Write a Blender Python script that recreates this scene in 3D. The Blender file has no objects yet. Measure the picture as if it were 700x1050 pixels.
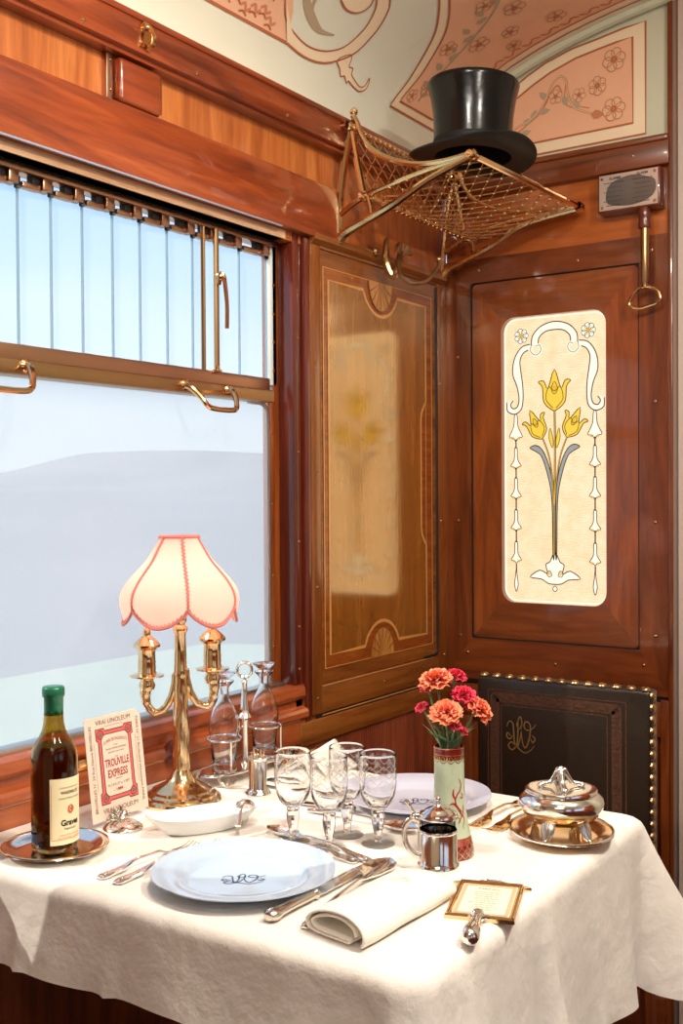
import bpy, bmesh, math, random
from mathutils import Vector, Matrix
from mathutils.geometry import tessellate_polygon
from math import sin, cos, pi, radians, sqrt, atan2, hypot
random.seed(7)
scene = bpy.context.scene
COL = scene.collection

# ------------------------------------------------------------------ colour / materials
def lin(c):
    out = []
    for v in c[:3]:
        v = v / 255.0
        out.append(v / 12.92 if v <= .04045 else ((v + .055) / 1.055) ** 2.4)
    return (*out, 1.0)

def new_mat(name):
    m = bpy.data.materials.new(name); m.use_nodes = True
    nt = m.node_tree
    return m, nt, nt.nodes['Principled BSDF'], nt.nodes['Material Output']

def pbr(name, col, rough=.5, metal=0.0, coat=0.0, spec=.5, trans=0.0, ior=1.45, sheen=0.0, emis=None, estr=0.0, bump=None, var=None, alpha=1.0):
    m, nt, b, o = new_mat(name)
    c = lin(col)
    b.inputs['Base Color'].default_value = c
    b.inputs['Roughness'].default_value = rough
    b.inputs['Metallic'].default_value = metal
    b.inputs['Coat Weight'].default_value = coat
    b.inputs['Coat Roughness'].default_value = .08
    b.inputs['Specular IOR Level'].default_value = spec
    b.inputs['Transmission Weight'].default_value = trans
    b.inputs['IOR'].default_value = ior
    b.inputs['Sheen Weight'].default_value = sheen
    if emis:
        b.inputs['Emission Color'].default_value = lin(emis)
        b.inputs['Emission Strength'].default_value = estr
    if bump or var:
        tc = nt.nodes.new('ShaderNodeTexCoord')
    if var:                                   # (scale, amount): mottled colour of the thing itself
        n = nt.nodes.new('ShaderNodeTexNoise'); n.inputs['Scale'].default_value = var[0]; n.inputs['Detail'].default_value = 5
        nt.links.new(tc.outputs['Object'], n.inputs['Vector'])
        mx = nt.nodes.new('ShaderNodeMix'); mx.data_type = 'RGBA'
        d = var[1]
        mx.inputs[6].default_value = (c[0]*(1-d), c[1]*(1-d), c[2]*(1-d), 1)
        mx.inputs[7].default_value = (min(1, c[0]*(1+d)), min(1, c[1]*(1+d)), min(1, c[2]*(1+d)), 1)
        nt.links.new(n.outputs['Fac'], mx.inputs[0]); nt.links.new(mx.outputs[2], b.inputs['Base Color'])
    if bump:                                  # (scale, strength, distance)
        n = nt.nodes.new('ShaderNodeTexNoise'); n.inputs['Scale'].default_value = bump[0]; n.inputs['Detail'].default_value = 4
        nt.links.new(tc.outputs['Object'], n.inputs['Vector'])
        bp = nt.nodes.new('ShaderNodeBump'); bp.inputs['Strength'].default_value = bump[1]; bp.inputs['Distance'].default_value = bump[2]
        nt.links.new(n.outputs['Fac'], bp.inputs['Height']); nt.links.new(bp.outputs['Normal'], b.inputs['Normal'])
    return m

def wood(name, dark, mid, light, axis='Y', rough=.32, coat=.7, fine=1.0, flecks=False, coat_rough=.06, coat_ior=1.5, lacquer=0):
    m, nt, b, o = new_mat(name)
    N, L = nt.nodes.new, nt.links.new
    tc = N('ShaderNodeTexCoord')
    mp = N('ShaderNodeMapping')
    s = {'X': (1.6, 16, 16), 'Y': (16, 1.6, 16), 'Z': (16, 16, 1.6)}[axis]
    mp.inputs['Scale'].default_value = tuple(v * fine for v in s)
    L(tc.outputs['Object'], mp.inputs['Vector'])
    n1 = N('ShaderNodeTexNoise'); n1.inputs['Scale'].default_value = 1.3; n1.inputs['Detail'].default_value = 7; n1.inputs['Roughness'].default_value = .62; n1.inputs['Distortion'].default_value = 1.1
    L(mp.outputs['Vector'], n1.inputs['Vector'])
    n2 = N('ShaderNodeTexNoise'); n2.inputs['Scale'].default_value = 9; n2.inputs['Detail'].default_value = 3
    L(mp.outputs['Vector'], n2.inputs['Vector'])
    r = N('ShaderNodeValToRGB'); e = r.color_ramp.elements
    e[0].position = .28; e[0].color = lin(dark); e[1].position = .74; e[1].color = lin(light)
    q = e.new(.5); q.color = lin(mid)
    L(n1.outputs['Fac'], r.inputs['Fac'])
    mx = N('ShaderNodeMix'); mx.data_type = 'RGBA'; mx.blend_type = 'MULTIPLY'; mx.inputs[0].default_value = .3
    r2 = N('ShaderNodeValToRGB'); r2.color_ramp.elements[0].position = .35; r2.color_ramp.elements[0].color = (.55, .5, .45, 1); r2.color_ramp.elements[1].position = .55; r2.color_ramp.elements[1].color = (1, 1, 1, 1)
    L(n2.outputs['Fac'], r2.inputs['Fac']); L(r.outputs['Color'], mx.inputs[6]); L(r2.outputs['Color'], mx.inputs[7])
    out = mx.outputs[2]
    if flecks:                                # book-matched veneer with slanting dark flecks
        sp = N('ShaderNodeSeparateXYZ'); L(tc.outputs['Object'], sp.inputs['Vector'])
        def mth(op, a, bv):
            k = N('ShaderNodeMath'); k.operation = op
            for i, v in enumerate((a, bv)):
                if v is None: continue
                if isinstance(v, (int, float)): k.inputs[i].default_value = v
                else: L(v, k.inputs[i])
            return k.outputs[0]
        yy = mth('ABSOLUTE', mth('SUBTRACT', sp.outputs['Y'], 2.2), None)
        u = mth('ADD', mth('MULTIPLY', yy, .55), mth('MULTIPLY', sp.outputs['Z'], .83))
        v = mth('ADD', mth('MULTIPLY', yy, .83), mth('MULTIPLY', sp.outputs['Z'], -.55))
        cb = N('ShaderNodeCombineXYZ'); L(mth('MULTIPLY', u, 30), cb.inputs[0]); L(mth('MULTIPLY', v, 112), cb.inputs[1])
        vo = N('ShaderNodeTexVoronoi'); vo.inputs['Scale'].default_value = 1.0; vo.inputs['Randomness'].default_value = 1.0
        L(cb.outputs[0], vo.inputs['Vector'])
        r3 = N('ShaderNodeValToRGB'); r3.color_ramp.elements[0].position = .13; r3.color_ramp.elements[0].color = (.30, .22, .12, 1); r3.color_ramp.elements[1].position = .26; r3.color_ramp.elements[1].color = (1, 1, 1, 1)
        L(vo.outputs['Distance'], r3.inputs['Fac'])
        nn = N('ShaderNodeTexNoise'); nn.inputs['Scale'].default_value = 7; L(tc.outputs['Object'], nn.inputs['Vector'])
        r4 = N('ShaderNodeValToRGB'); r4.color_ramp.elements[0].position = .36; r4.color_ramp.elements[1].position = .52
        L(nn.outputs['Fac'], r4.inputs['Fac'])
        m2 = N('ShaderNodeMix'); m2.data_type = 'RGBA'; m2.blend_type = 'MULTIPLY'
        L(r4.outputs['Color'], m2.inputs[0]); L(out, m2.inputs[6]); L(r3.outputs['Color'], m2.inputs[7])
        out = m2.outputs[2]
    L(out, b.inputs['Base Color'])
    b.inputs['Roughness'].default_value = rough
    b.inputs['Coat Weight'].default_value = coat; b.inputs['Coat Roughness'].default_value = coat_rough; b.inputs['Coat IOR'].default_value = coat_ior
    if lacquer:                               # thick amber French polish
        b.inputs['IOR'].default_value = lacquer; b.inputs['Specular Tint'].default_value = (1, .86, .54, 1)
    bp = N('ShaderNodeBump'); bp.inputs['Strength'].default_value = .06; bp.inputs['Distance'].default_value = .002
    L(n2.outputs['Fac'], bp.inputs['Height']); L(bp.outputs['Normal'], b.inputs['Normal'])
    return m

def thin_glass(name, tint=(1, 1, 1), haze=0.0, haze_col=(.9, .92, .95), ior=1.5, rough=.0, edge=0.0):
    """a pane or thin-blown wall: straight-through light plus Fresnel reflection, optional milky film for etching and for haze put into panes"""
    m, nt, b, o = new_mat(name)
    nt.nodes.remove(b)
    N, L = nt.nodes.new, nt.links.new
    t = N('ShaderNodeBsdfTransparent'); t.inputs['Color'].default_value = (*tint, 1)
    g = N('ShaderNodeBsdfGlossy'); g.inputs['Roughness'].default_value = rough
    ge = N('ShaderNodeNewGeometry')
    dt = N('ShaderNodeVectorMath'); dt.operation = 'DOT_PRODUCT'; L(ge.outputs['Incoming'], dt.inputs[0]); L(ge.outputs['Normal'], dt.inputs[1])
    def mth(op, a, bv):
        k = N('ShaderNodeMath'); k.operation = op
        for i, v in enumerate((a, bv)):
            if v is None: continue
            if isinstance(v, (int, float)): k.inputs[i].default_value = v
            else: L(v, k.inputs[i])
        return k.outputs[0]
    f0 = ((ior-1)/(ior+1))**2
    fr = mth('ADD', mth('MULTIPLY', mth('POWER', mth('SUBTRACT', 1.0, mth('MINIMUM', mth('ABSOLUTE', dt.outputs['Value'], None), 1.0)), 5.0), 1-f0), f0)
    mx = N('ShaderNodeMixShader')
    L(fr, mx.inputs[0])
    if edge > 0:                              # longer path through the wall near the silhouette
        g4 = mth('MULTIPLY', mth('POWER', mth('SUBTRACT', 1.0, mth('MINIMUM', mth('ABSOLUTE', dt.outputs['Value'], None), 1.0)), 3.0), edge)
        cm = N('ShaderNodeMix'); cm.data_type = 'RGBA'; cm.inputs[6].default_value = (*tint, 1); cm.inputs[7].default_value = (.25, .22, .2, 1)
        L(g4, cm.inputs[0]); L(cm.outputs[2], t.inputs['Color']); L(g.outputs[0], mx.inputs[2])
    if haze > 0:
        d = N('ShaderNodeBsdfDiffuse'); d.inputs['Color'].default_value = (*haze_col, 1)
        tl = N('ShaderNodeBsdfTranslucent'); tl.inputs['Color'].default_value = (*haze_col, 1)
        a = N('ShaderNodeMixShader'); a.inputs[0].default_value = .6
        L(d.outputs[0], a.inputs[1]); L(tl.outputs[0], a.inputs[2])
        h = N('ShaderNodeMixShader'); h.inputs[0].default_value = haze
        L(t.outputs[0], h.inputs[1]); L(a.outputs[0], h.inputs[2])
        L(h.outputs[0], mx.inputs[1])
    else:
        L(t.outputs[0], mx.inputs[1])
    L(mx.outputs[0], o.inputs['Surface'])
    return m

def glow(name, col, strength, tex=None):
    """back-lit glass: its own light, plus a little gloss"""
    m, nt, b, o = new_mat(name)
    b.inputs['Base Color'].default_value = lin([v*.35 for v in col]); b.inputs['Roughness'].default_value = .25
    b.inputs['Emission Color'].default_value = lin(col); b.inputs['Emission Strength'].default_value = strength
    if tex:
        N, L = nt.nodes.new, nt.links.new
        tc = N('ShaderNodeTexCoord'); n = N('ShaderNodeTexNoise'); n.inputs['Scale'].default_value = tex; n.inputs['Detail'].default_value = 6
        w = N('ShaderNodeTexWave'); w.inputs['Scale'].default_value = 60; w.inputs['Distortion'].default_value = 9; w.bands_direction = 'Z'
        L(tc.outputs['Object'], n.inputs['Vector']); L(tc.outputs['Object'], w.inputs['Vector'])
        ad = N('ShaderNodeMath'); ad.operation = 'MULTIPLY_ADD'; ad.inputs[1].default_value = .45
        L(w.outputs['Fac'], ad.inputs[0]); L(n.outputs['Fac'], ad.inputs[2])
        r = N('ShaderNodeValToRGB'); e = r.color_ramp.elements
        c = lin(col)
        e[0].position = .42; e[0].color = (c[0]*.90, c[1]*.78, c[2]*.66, 1); e[1].position = .95; e[1].color = (c[0], c[1], c[2], 1)
        L(ad.outputs[0], r.inputs['Fac']); L(r.outputs['Color'], b.inputs['Emission Color'])
    return m

# ------------------------------------------------------------------ mesh builder
class MB:
    def __init__(self):
        self.v, self.f, self.m = [], [], []
    def add(self, vs, fs, mat=0, M=None):
        o = len(self.v)
        if M is not None: vs = [M @ Vector(p) for p in vs]
        self.v += [tuple(p) for p in vs]
        self.f += [tuple(i + o for i in f) for f in fs]
        self.m += [mat] * len(fs)
        return self
    def addbm(self, bm, mat=0, M=None):
        bm.verts.ensure_lookup_table(); bm.verts.index_update()
        self.add([v.co.copy() for v in bm.verts], [[v.index for v in f.verts] for f in bm.faces], mat, M)
        bm.free(); return self
    def box(self, x0, x1, y0, y1, z0, z1, bev=0.0, mat=0, M=None, seg=2):
        bm = bmesh.new(); bmesh.ops.create_cube(bm, size=1)
        for v in bm.verts:
            v.co = Vector(((x0+x1)/2 + v.co.x*(x1-x0), (y0+y1)/2 + v.co.y*(y1-y0), (z0+z1)/2 + v.co.z*(z1-z0)))
        if bev > 0:
            bmesh.ops.bevel(bm, geom=list(bm.edges), offset=bev, segments=seg, affect='EDGES', profile=.5)
        return self.addbm(bm, mat, M)
    def prism(self, pts, d0, d1, fn, mat=0):
        """polygon (2-D) between offsets d0 and d1 along fn(u, v, d) -> 3-D"""
        n = len(pts)
        vs = [fn(u, v, d0) for u, v in pts] + [fn(u, v, d1) for u, v in pts]
        fs = [tuple(range(n))[::-1], tuple(range(n, 2*n))] + [(i, (i+1) % n, n+(i+1) % n, n+i) for i in range(n)]
        return self.add(vs, fs, mat)
    def tube(self, pts, r, seg=8, mat=0, closed=False, M=None, flat=1.0):
        P = [Vector(p) for p in pts]
        n = len(P)
        if n < 2: return self
        R = r if isinstance(r, (list, tuple)) else [r]*n
        T = []
        for i in range(n):
            if closed: t = P[(i+1) % n] - P[i-1]
            else: t = P[min(i+1, n-1)] - P[max(i-1, 0)]
            T.append(t.normalized() if t.length > 1e-9 else Vector((0, 0, 1)))
        a = Vector((0, 0, 1)) if abs(T[0].z) < .9 else Vector((1, 0, 0))
        nv = (a - T[0]*a.dot(T[0])).normalized()
        vs, fs = [], []
        for i in range(n):
            nv = nv - T[i]*nv.dot(T[i])
            nv = nv.normalized() if nv.length > 1e-9 else T[i].orthogonal().normalized()
            b = T[i].cross(nv)
            for k in range(seg):
                q = 2*pi*k/seg
                vs.append(P[i] + nv*(R[i]*cos(q)*flat) + b*(R[i]*sin(q)))
        for i in range(n if closed else n-1):
            j = (i+1) % n
            for k in range(seg):
                l = (k+1) % seg
                fs.append((i*seg+k, i*seg+l, j*seg+l, j*seg+k))
        if not closed:
            fs.append(tuple(range(seg))[::-1]); fs.append(tuple((n-1)*seg+k for k in range(seg)))
        return self.add(vs, fs, mat, M)
    def lathe(self, prof, seg=32, mat=0, M=None, mats=None, rfun=None, c=(0, 0, 0)):
        vs, fs, ms, rows = [], [], [], []
        for r, z in prof:
            if abs(r) < 1e-6:
                rows.append([len(vs)]); vs.append((c[0], c[1], c[2]+z))
            else:
                row = []
                for k in range(seg):
                    q = 2*pi*k/seg; rr = r*(rfun(q, z) if rfun else 1)
                    row.append(len(vs)); vs.append((c[0]+rr*cos(q), c[1]+rr*sin(q), c[2]+z))
                rows.append(row)
        for i in range(len(rows)-1):
            a, b = rows[i], rows[i+1]
            mm = mats[i] if mats else mat
            for k in range(seg):
                l = (k+1) % seg
                if len(a) == 1 and len(b) == 1: continue
                if len(a) == 1: fs.append((a[0], b[l], b[k]))
                elif len(b) == 1: fs.append((a[k], a[l], b[0]))
                else: fs.append((a[k], a[l], b[l], b[k]))
                ms.append(mm)
        o = len(self.m)
        self.add(vs, fs, mat, M); self.m[o:] = ms
        return self
    def grid(self, fn, nu, nv, mat=0, M=None, closeu=False, closev=False):
        vs = [fn(i/(nu if closeu else nu-1), j/(nv if closev else nv-1)) for i in range(nu) for j in range(nv)]
        fs = []
        for i in range(nu if closeu else nu-1):
            for j in range(nv if closev else nv-1):
                a, b = (i+1) % nu, (j+1) % nv
                fs.append((i*nv+j, a*nv+j, a*nv+b, i*nv+b))
        return self.add(vs, fs, mat, M)
    def ball(self, c, r, mat=0, seg=10, sz=1.0, M=None):
        n = max(4, seg//2)
        return self.lathe([(r*sin(pi*i/n), -r*sz*cos(pi*i/n)) for i in range(n+1)], seg, mat, M, c=c)
    def strip(self, pts, w, fn, mat=0, off=0.0, closed=False, thick=0.0):
        """flat painted / inlaid line of width w along 2-D pts, mapped by fn(u, v, off)"""
        n = len(pts); W = w if isinstance(w, (list, tuple)) else [w]*n
        vs, fs = [], []
        for i in range(n):
            if closed: a, b = pts[i-1], pts[(i+1) % n]
            else: a, b = pts[max(i-1, 0)], pts[min(i+1, n-1)]
            dx, dy = b[0]-a[0], b[1]-a[1]; l = hypot(dx, dy) or 1
            nx, ny = -dy/l*W[i]/2, dx/l*W[i]/2
            vs += [fn(pts[i][0]+nx, pts[i][1]+ny, off), fn(pts[i][0]-nx, pts[i][1]-ny, off)]
        for i in range(n if closed else n-1):
            j = (i+1) % n
            fs.append((2*i, 2*i+1, 2*j+1, 2*j))
        return self.add(vs, fs, mat)
    def fill(self, pts, fn, mat=0, off=0.0, cuts=0):
        tri = tessellate_polygon([[Vector((p[0], p[1], 0)) for p in pts]])
        bm = bmesh.new(); vs = [bm.verts.new((p[0], p[1], 0)) for p in pts]
        for t in tri:
            try: bm.faces.new([vs[i] for i in t])
            except ValueError: pass
        for _ in range(cuts):
            bmesh.ops.subdivide_edges(bm, edges=list(bm.edges), cuts=1, use_grid_fill=True)
        bm.verts.index_update()
        self.add([fn(v.co.x, v.co.y, off) for v in bm.verts], [[v.index for v in f.verts] for f in bm.faces], mat)
        bm.free(); return self
    def text(self, s, size, fn, cu=0.0, cv=0.0, width=None, mat=0, off=0.0, bold=0.0, rot=0.0, arc=0.0, xs=1.0):
        c = bpy.data.curves.new('t', 'FONT'); c.body = s; c.size = size; c.align_x = 'CENTER'; c.align_y = 'CENTER'; c.offset = bold*size
        c.resolution_u = 3
        ob = bpy.data.objects.new('t', c); me = ob.to_mesh()
        P = [(v.co.x, v.co.y) for v in me.vertices]; F = [tuple(p.vertices) for p in me.polygons]
        ob.to_mesh_clear(); bpy.data.objects.remove(ob); bpy.data.curves.remove(c)
        if not P: return self
        x0, x1 = min(p[0] for p in P), max(p[0] for p in P)
        k = xs if width is None else width/(x1-x0)
        out = []
        for x, y in P:
            x = (x-(x0+x1)/2)*k
            if arc: y += arc*(1-(2*x/((x1-x0)*k))**2)
            out.append(fn(cu + x*cos(rot) - y*sin(rot), cv + x*sin(rot) + y*cos(rot), off))
        return self.add(out, F, mat)
    def build(self, name, mats, parent=None, smooth=35, world=True, flip=False):
        me = bpy.data.meshes.new(name)
        vs = self.v
        if parent is not None and world:
            l = parent_loc(parent)
            vs = [(p[0]-l[0], p[1]-l[1], p[2]-l[2]) for p in vs]
        me.from_pydata(vs, [], self.f)
        if not isinstance(mats, (list, tuple)): mats = [mats]
        for m in mats: me.materials.append(m)
        me.polygons.foreach_set('material_index', self.m)
        bm = bmesh.new(); bm.from_mesh(me)
        bmesh.ops.recalc_face_normals(bm, faces=list(bm.faces))
        bm.to_mesh(me); bm.free()
        me.polygons.foreach_set('use_smooth', [bool(smooth)]*len(me.polygons))
        me.update()
        if smooth and smooth < 170: me.set_sharp_from_angle(angle=radians(smooth))
        o = bpy.data.objects.new(name, me); COL.objects.link(o)
        if parent is not None: o.parent = parent
        return o

def parent_loc(p):
    l = Vector((0, 0, 0))
    while p is not None:
        l = l + p.location; p = p.parent
    return l

def tag(o, label=None, cat=None, group=None, kind=None):
    if label: o['label'] = label
    if cat: o['category'] = cat
    if group: o['group'] = group
    if kind: o['kind'] = kind
    return o

def thing(name, label, cat, loc=(0, 0, 0), rz=0.0, group=None, kind=None):
    o = bpy.data.objects.new(name, None); COL.objects.link(o)
    o.empty_display_size = .02
    o.location = loc; o.rotation_euler = (0, 0, rz)
    return tag(o, label, cat, group, kind)

def copy_tree(o, parent=None):
    c = o.copy(); COL.objects.link(c)
    if parent is not None: c.parent = parent
    for ch in list(o.children): copy_tree(ch, c)
    return c

def catmull(P, n=8, closed=False):
    P = [tuple(p) for p in P]; k = len(P[0]); out = []
    m = len(P)
    for i in range(m if closed else m-1):
        if closed: a, b, c, d = P[i-1], P[i], P[(i+1) % m], P[(i+2) % m]
        else: a, b, c, d = P[max(i-1, 0)], P[i], P[i+1], P[min(i+2, m-1)]
        for j in range(n):
            t = j/n
            out.append(tuple(.5*((2*b[q]) + (-a[q]+c[q])*t + (2*a[q]-5*b[q]+4*c[q]-d[q])*t*t + (-a[q]+3*b[q]-3*c[q]+d[q])*t**3) for q in range(k)))
    if not closed: out.append(P[-1])
    return out

def rrect(x0, x1, y0, y1, r, n=6):
    out = []
    for cx, cy, a in ((x1-r, y1-r, 0), (x0+r, y1-r, 90), (x0+r, y0+r, 180), (x1-r, y0+r, 270)):
        for i in range(n+1):
            q = radians(a + 90*i/n); out.append((cx+r*cos(q), cy+r*sin(q)))
    return out

def circ(cx, cy, r, n=24, a0=0, a1=360):
    full = abs(a1-a0) >= 360
    return [(cx+r*cos(radians(a0+(a1-a0)*i/(n if full else n-1))), cy+r*sin(radians(a0+(a1-a0)*i/(n if full else n-1)))) for i in range(n)]

MONO = [  # interlaced script initials, unit box
    [(-.95, .35), (-.8, .62), (-.55, .55), (-.5, .2), (-.45, -.35), (-.3, -.62), (-.12, -.3), (.0, .15), (.08, .5)],
    [(.08, .5), (.02, .1), (.1, -.4), (.28, -.6), (.48, -.25), (.6, .25), (.55, .6), (.3, .7), (.18, .45), (.4, .28), (.75, .4), (.95, .62)],
    [(-.15, .75), (-.3, .5), (-.12, .3), (.05, .6), (-.05, .9), (-.2, .7), (-.22, .1), (-.3, -.5), (-.6, -.78), (-.85, -.6), (-.65, -.4), (-.3, -.6), (.2, -.85), (.6, -.7), (.85, -.45)],
    [(-.7, -.1), (-.9, .05), (-.95, -.15), (-.75, -.25), (-.55, -.05)], [(.7, .05), (.9, -.1), (.75, -.3), (.6, -.12)]]
def monogram(mb, fn, cu, cv, sx, sy, w, mat=0, off=0.0):
    for s in MONO:
        p = catmull([(cu+x*sx, cv+y*sy) for x, y in s], 7)
        n = len(p)
        mb.strip(p, [w*(.55+.9*sin(pi*min(1, (i+.5)/n))**.7) for i in range(n)], fn, mat, off)

# ------------------------------------------------------------------ material set
M = {}
M['mahog_y'] = wood('mahogany_lengthwise', (92, 34, 12), (148, 62, 24), (186, 92, 42), 'Y')
M['mahog_z'] = wood('mahogany_upright', (90, 38, 11), (138, 66, 22), (168, 90, 36), 'Z')
M['mahog_x'] = wood('mahogany_crosswise', (82, 35, 10), (122, 59, 19), (150, 80, 29), 'X')
M['mahog_deep_z'] = wood('dark_mahogany_upright', (74, 30, 10), (114, 53, 18), (142, 72, 28), 'Z')
M['mahog_deep_x'] = wood('dark_mahogany_crosswise', (74, 30, 10), (114, 53, 18), (140, 70, 26), 'X')
M['mahog_red'] = wood('red_mahogany_upright', (66, 20, 12), (96, 34, 20), (118, 46, 28), 'Z')
M['mahog_sill'] = wood('lit_tone_mahogany', (116, 50, 20), (168, 82, 38), (200, 112, 58), 'Y')  # lighter copy of the mahogany, brightness of the lit sill put into its colour
M['frieze'] = wood('orange_veneer', (150, 74, 30), (186, 102, 46), (208, 128, 64), 'Z')
M['end_frieze'] = wood('orange_veneer_end', (140, 66, 24), (176, 92, 38), (198, 114, 52), 'X', fine=.8)
M['sill_light'] = wood('bounce_lit_wood', (204, 150, 108), (226, 180, 138), (238, 198, 158), 'Y', coat=.2)  # soffit wood paled: light bounced off the table is put into its colour
M['marq'] = wood('flecked_veneer', (122, 70, 20), (150, 92, 30), (168, 110, 42), 'Z', flecks=True, coat=.25, rough=.12, lacquer=3.8)
M['marq_rail'] = wood('golden_walnut', (104, 54, 18), (136, 76, 28), (158, 96, 40), 'Y', lacquer=2.0, coat=.3, rough=.25)
M['marq_stile'] = wood('golden_walnut_upright', (104, 50, 18), (134, 72, 27), (156, 92, 38), 'Z', lacquer=2.0, coat=.3, rough=.25)
M['band'] = wood('crossband_veneer', (118, 56, 18), (146, 74, 26), (164, 92, 36), 'Y', lacquer=2.0, coat=.3, rough=.22, fine=2.5)
M['string'] = pbr('boxwood_inlay', (206, 148, 78), .25, coat=1.0, var=(60, .12))
M['fan'] = wood('shaded_fan_inlay', (150, 88, 34), (196, 134, 66), (216, 160, 92), 'Z', lacquer=2.0, coat=.3, rough=.25)
M['wainscot'] = wood('ribbed_wood', (92, 36, 16), (124, 54, 24), (150, 72, 36), 'Z', coat=.3, rough=.45)
M['darkgap'] = pbr('black_groove', (22, 12, 8), .6)
M['plaster'] = pbr('cream_plaster', (230, 230, 210), .7, var=(3.5, .05))
M['p_green'] = pbr('sage_paint', (206, 208, 182), .7, var=(4, .06))
M['p_cream'] = pbr('cream_paint', (246, 224, 190), .7, var=(9, .05))
M['p_pink'] = pbr('salmon_paint', (240, 186, 150), .7, var=(8, .07))
M['p_line'] = pbr('red_brown_paint', (178, 104, 66), .7)
M['p_leaf'] = pbr('grey_green_paint', (184, 164, 134), .7)
M['p_rose'] = pbr('rose_paint', (206, 134, 96), .7)
M['p_white'] = pbr('pale_petal_paint', (232, 192, 156), .7)
M['brass'] = pbr('polished_brass', (226, 182, 134), .16, 1.0, var=(14, .10))
M['brass_old'] = pbr('worn_brass', (176, 140, 100), .3, 1.0, var=(9, .22))
M['copper_brass'] = pbr('rosy_brass', (186, 142, 116), .3, 1.0, var=(8, .2))
M['gold'] = pbr('gilt_brass', (238, 204, 154), .14, 1.0, var=(16, .08))
M['silver'] = pbr('polished_silver', (240, 236, 230), .12, 1.0)
M['silver_old'] = pbr('worn_silver', (214, 206, 196), .2, 1.0, var=(30, .12), bump=(220, .15, .001))
M['steel'] = pbr('satin_steel', (196, 198, 196), .3, 1.0)
M['tarnish'] = pbr('tarnished_plate', (206, 186, 172), .35, .55, var=(10, .06))
M['tarnish_dark'] = pbr('worn_dark_plate', (124, 120, 118), .28, .85, var=(26, .25))
M['ink'] = pbr('black_ink', (40, 34, 34), .6)
M['white_metal'] = pbr('pale_enamelled_metal', (214, 218, 214), .3)
M['cloth'] = None
M['silk'] = pbr('black_silk', (9, 8, 9), .2, coat=.05, bump=(45, .15, .003), spec=.45)
M['silk_under'] = pbr('black_felt', (20, 19, 19), .5)
M['hatband'] = pbr('grosgrain', (12, 11, 12), .6)
M['leather'] = pbr('dark_tooled_leather', (36, 25, 16), .36, coat=.15, var=(10, .3), bump=(160, .25, .002))
M['leather_tool'] = pbr('tooled_border', (74, 46, 31), .42, var=(80, .35), bump=(150, .6, .003))
M['gilt_ink'] = pbr('gilt_stamp', (150, 114, 70), .4, .4)
M['porcelain'] = pbr('bluish_porcelain', (188, 207, 228), .12, coat=.6)
M['porcelain2'] = pbr('lilac_porcelain', (206, 208, 226), .12, coat=.6)
M['porcelain3'] = pbr('white_porcelain', (234, 236, 236), .12, coat=.6)
M['navy'] = pbr('navy_enamel', (64, 76, 104), .3)
M['card'] = pbr('old_card', (238, 212, 192), .75, var=(20, .04))
M['card_red'] = pbr('coral_print', (228, 104, 98), .7)
M['card_dark'] = pbr('maroon_print', (170, 60, 56), .7)
M['card_grey'] = pbr('grey_print', (120, 108, 100), .7)
M['paper'] = pbr('menu_paper', (238, 222, 200), .7)
M['paper_tan'] = pbr('menu_border', (214, 176, 136), .7)
M['capsule'] = pbr('green_foil', (34, 118, 84), .35, .3, coat=.3, bump=(90, .3, .002))
M['label'] = pbr('wine_label', (244, 228, 184), .6)
M['label_red'] = pbr('label_red', (206, 96, 66), .6)
M['bottle'] = pbr('amber_green_glass', (206, 176, 96), .03, trans=1.0, ior=1.45)
M['wine'] = pbr('dark_wine', (120, 62, 22), .03, trans=1.0, ior=1.34)
M['napkin'] = pbr('white_damask', (240, 234, 222), .85, sheen=.2, bump=(500, .15, .0006))
M['glass'] = pbr('clear_crystal', (255, 255, 255), .0, trans=1.0, ior=1.45)
M['thin'] = thin_glass('thin_blown_glass', (.98, .98, .975), ior=1.5, edge=.22)
M['etch'] = thin_glass('etched_glass', (1, 1, 1), haze=.38, haze_col=(1, .99, .97), ior=1.3)
M['pane'] = thin_glass('window_pane', (.97, .98, .985), haze=.20, haze_col=(.86, .88, .92), ior=1.95)  # milky film stands in for the haze outdoors
M['louvre'] = thin_glass('louvre_glass', (.95, .98, .99), haze=.10, haze_col=(.9, .95, 1.0), ior=1.45)
M['pane_edge'] = pbr('glass_edge', (172, 202, 222), .15, trans=.5)
M['mustard_glass'] = thin_glass('pot_liner_glass', (.8, .8, .8), ior=1.6)
M['blueglass'] = pbr('dark_mustard', (70, 60, 52), .3)
M['fabric'] = None
M['braid'] = pbr('rose_braid', (204, 118, 108), .8, sheen=.3)
M['toothpick'] = pbr('pale_wood_stick', (224, 184, 132), .6)
M['petal_o'] = pbr('coral_petals', (255, 136, 96), .6, sheen=.2, var=(70, .2))
M['petal_r'] = pbr('crimson_petals', (240, 46, 88), .6, sheen=.2, var=(70, .25))
M['stem'] = pbr('grey_green_stem', (104, 134, 92), .6, var=(40, .2))
M['calyx'] = pbr('olive_green_calyx', (122, 132, 62), .55, var=(60, .2))
M['vase_g'] = pbr('pale_green_enamel', (190, 204, 174), .22, coat=.7, var=(30, .08), bump=(260, .35, .002))
M['vase_r'] = pbr('ruby_glass', (122, 30, 28), .15, coat=.8, var=(50, .45))
M['vase_line'] = pbr('ruby_scroll', (170, 40, 34), .3)
M['vase_gold'] = pbr('gilt_lace', (212, 176, 120), .25, .8)
M['carpet'] = pbr('dark_carpet', (58, 30, 26), .95, bump=(300, .5, .004), var=(60, .3))
M['taupe'] = pbr('taupe_fabric_post', (142, 120, 108), .85, var=(5, .05))
M['taupe_l'] = pbr('pale_taupe_paint', (190, 172, 158), .7)
M['hill'] = pbr('haze_tinted_hill', (182, 180, 178), .95, var=(.09, .16))  # distance haze put into the hill's pale colour
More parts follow.
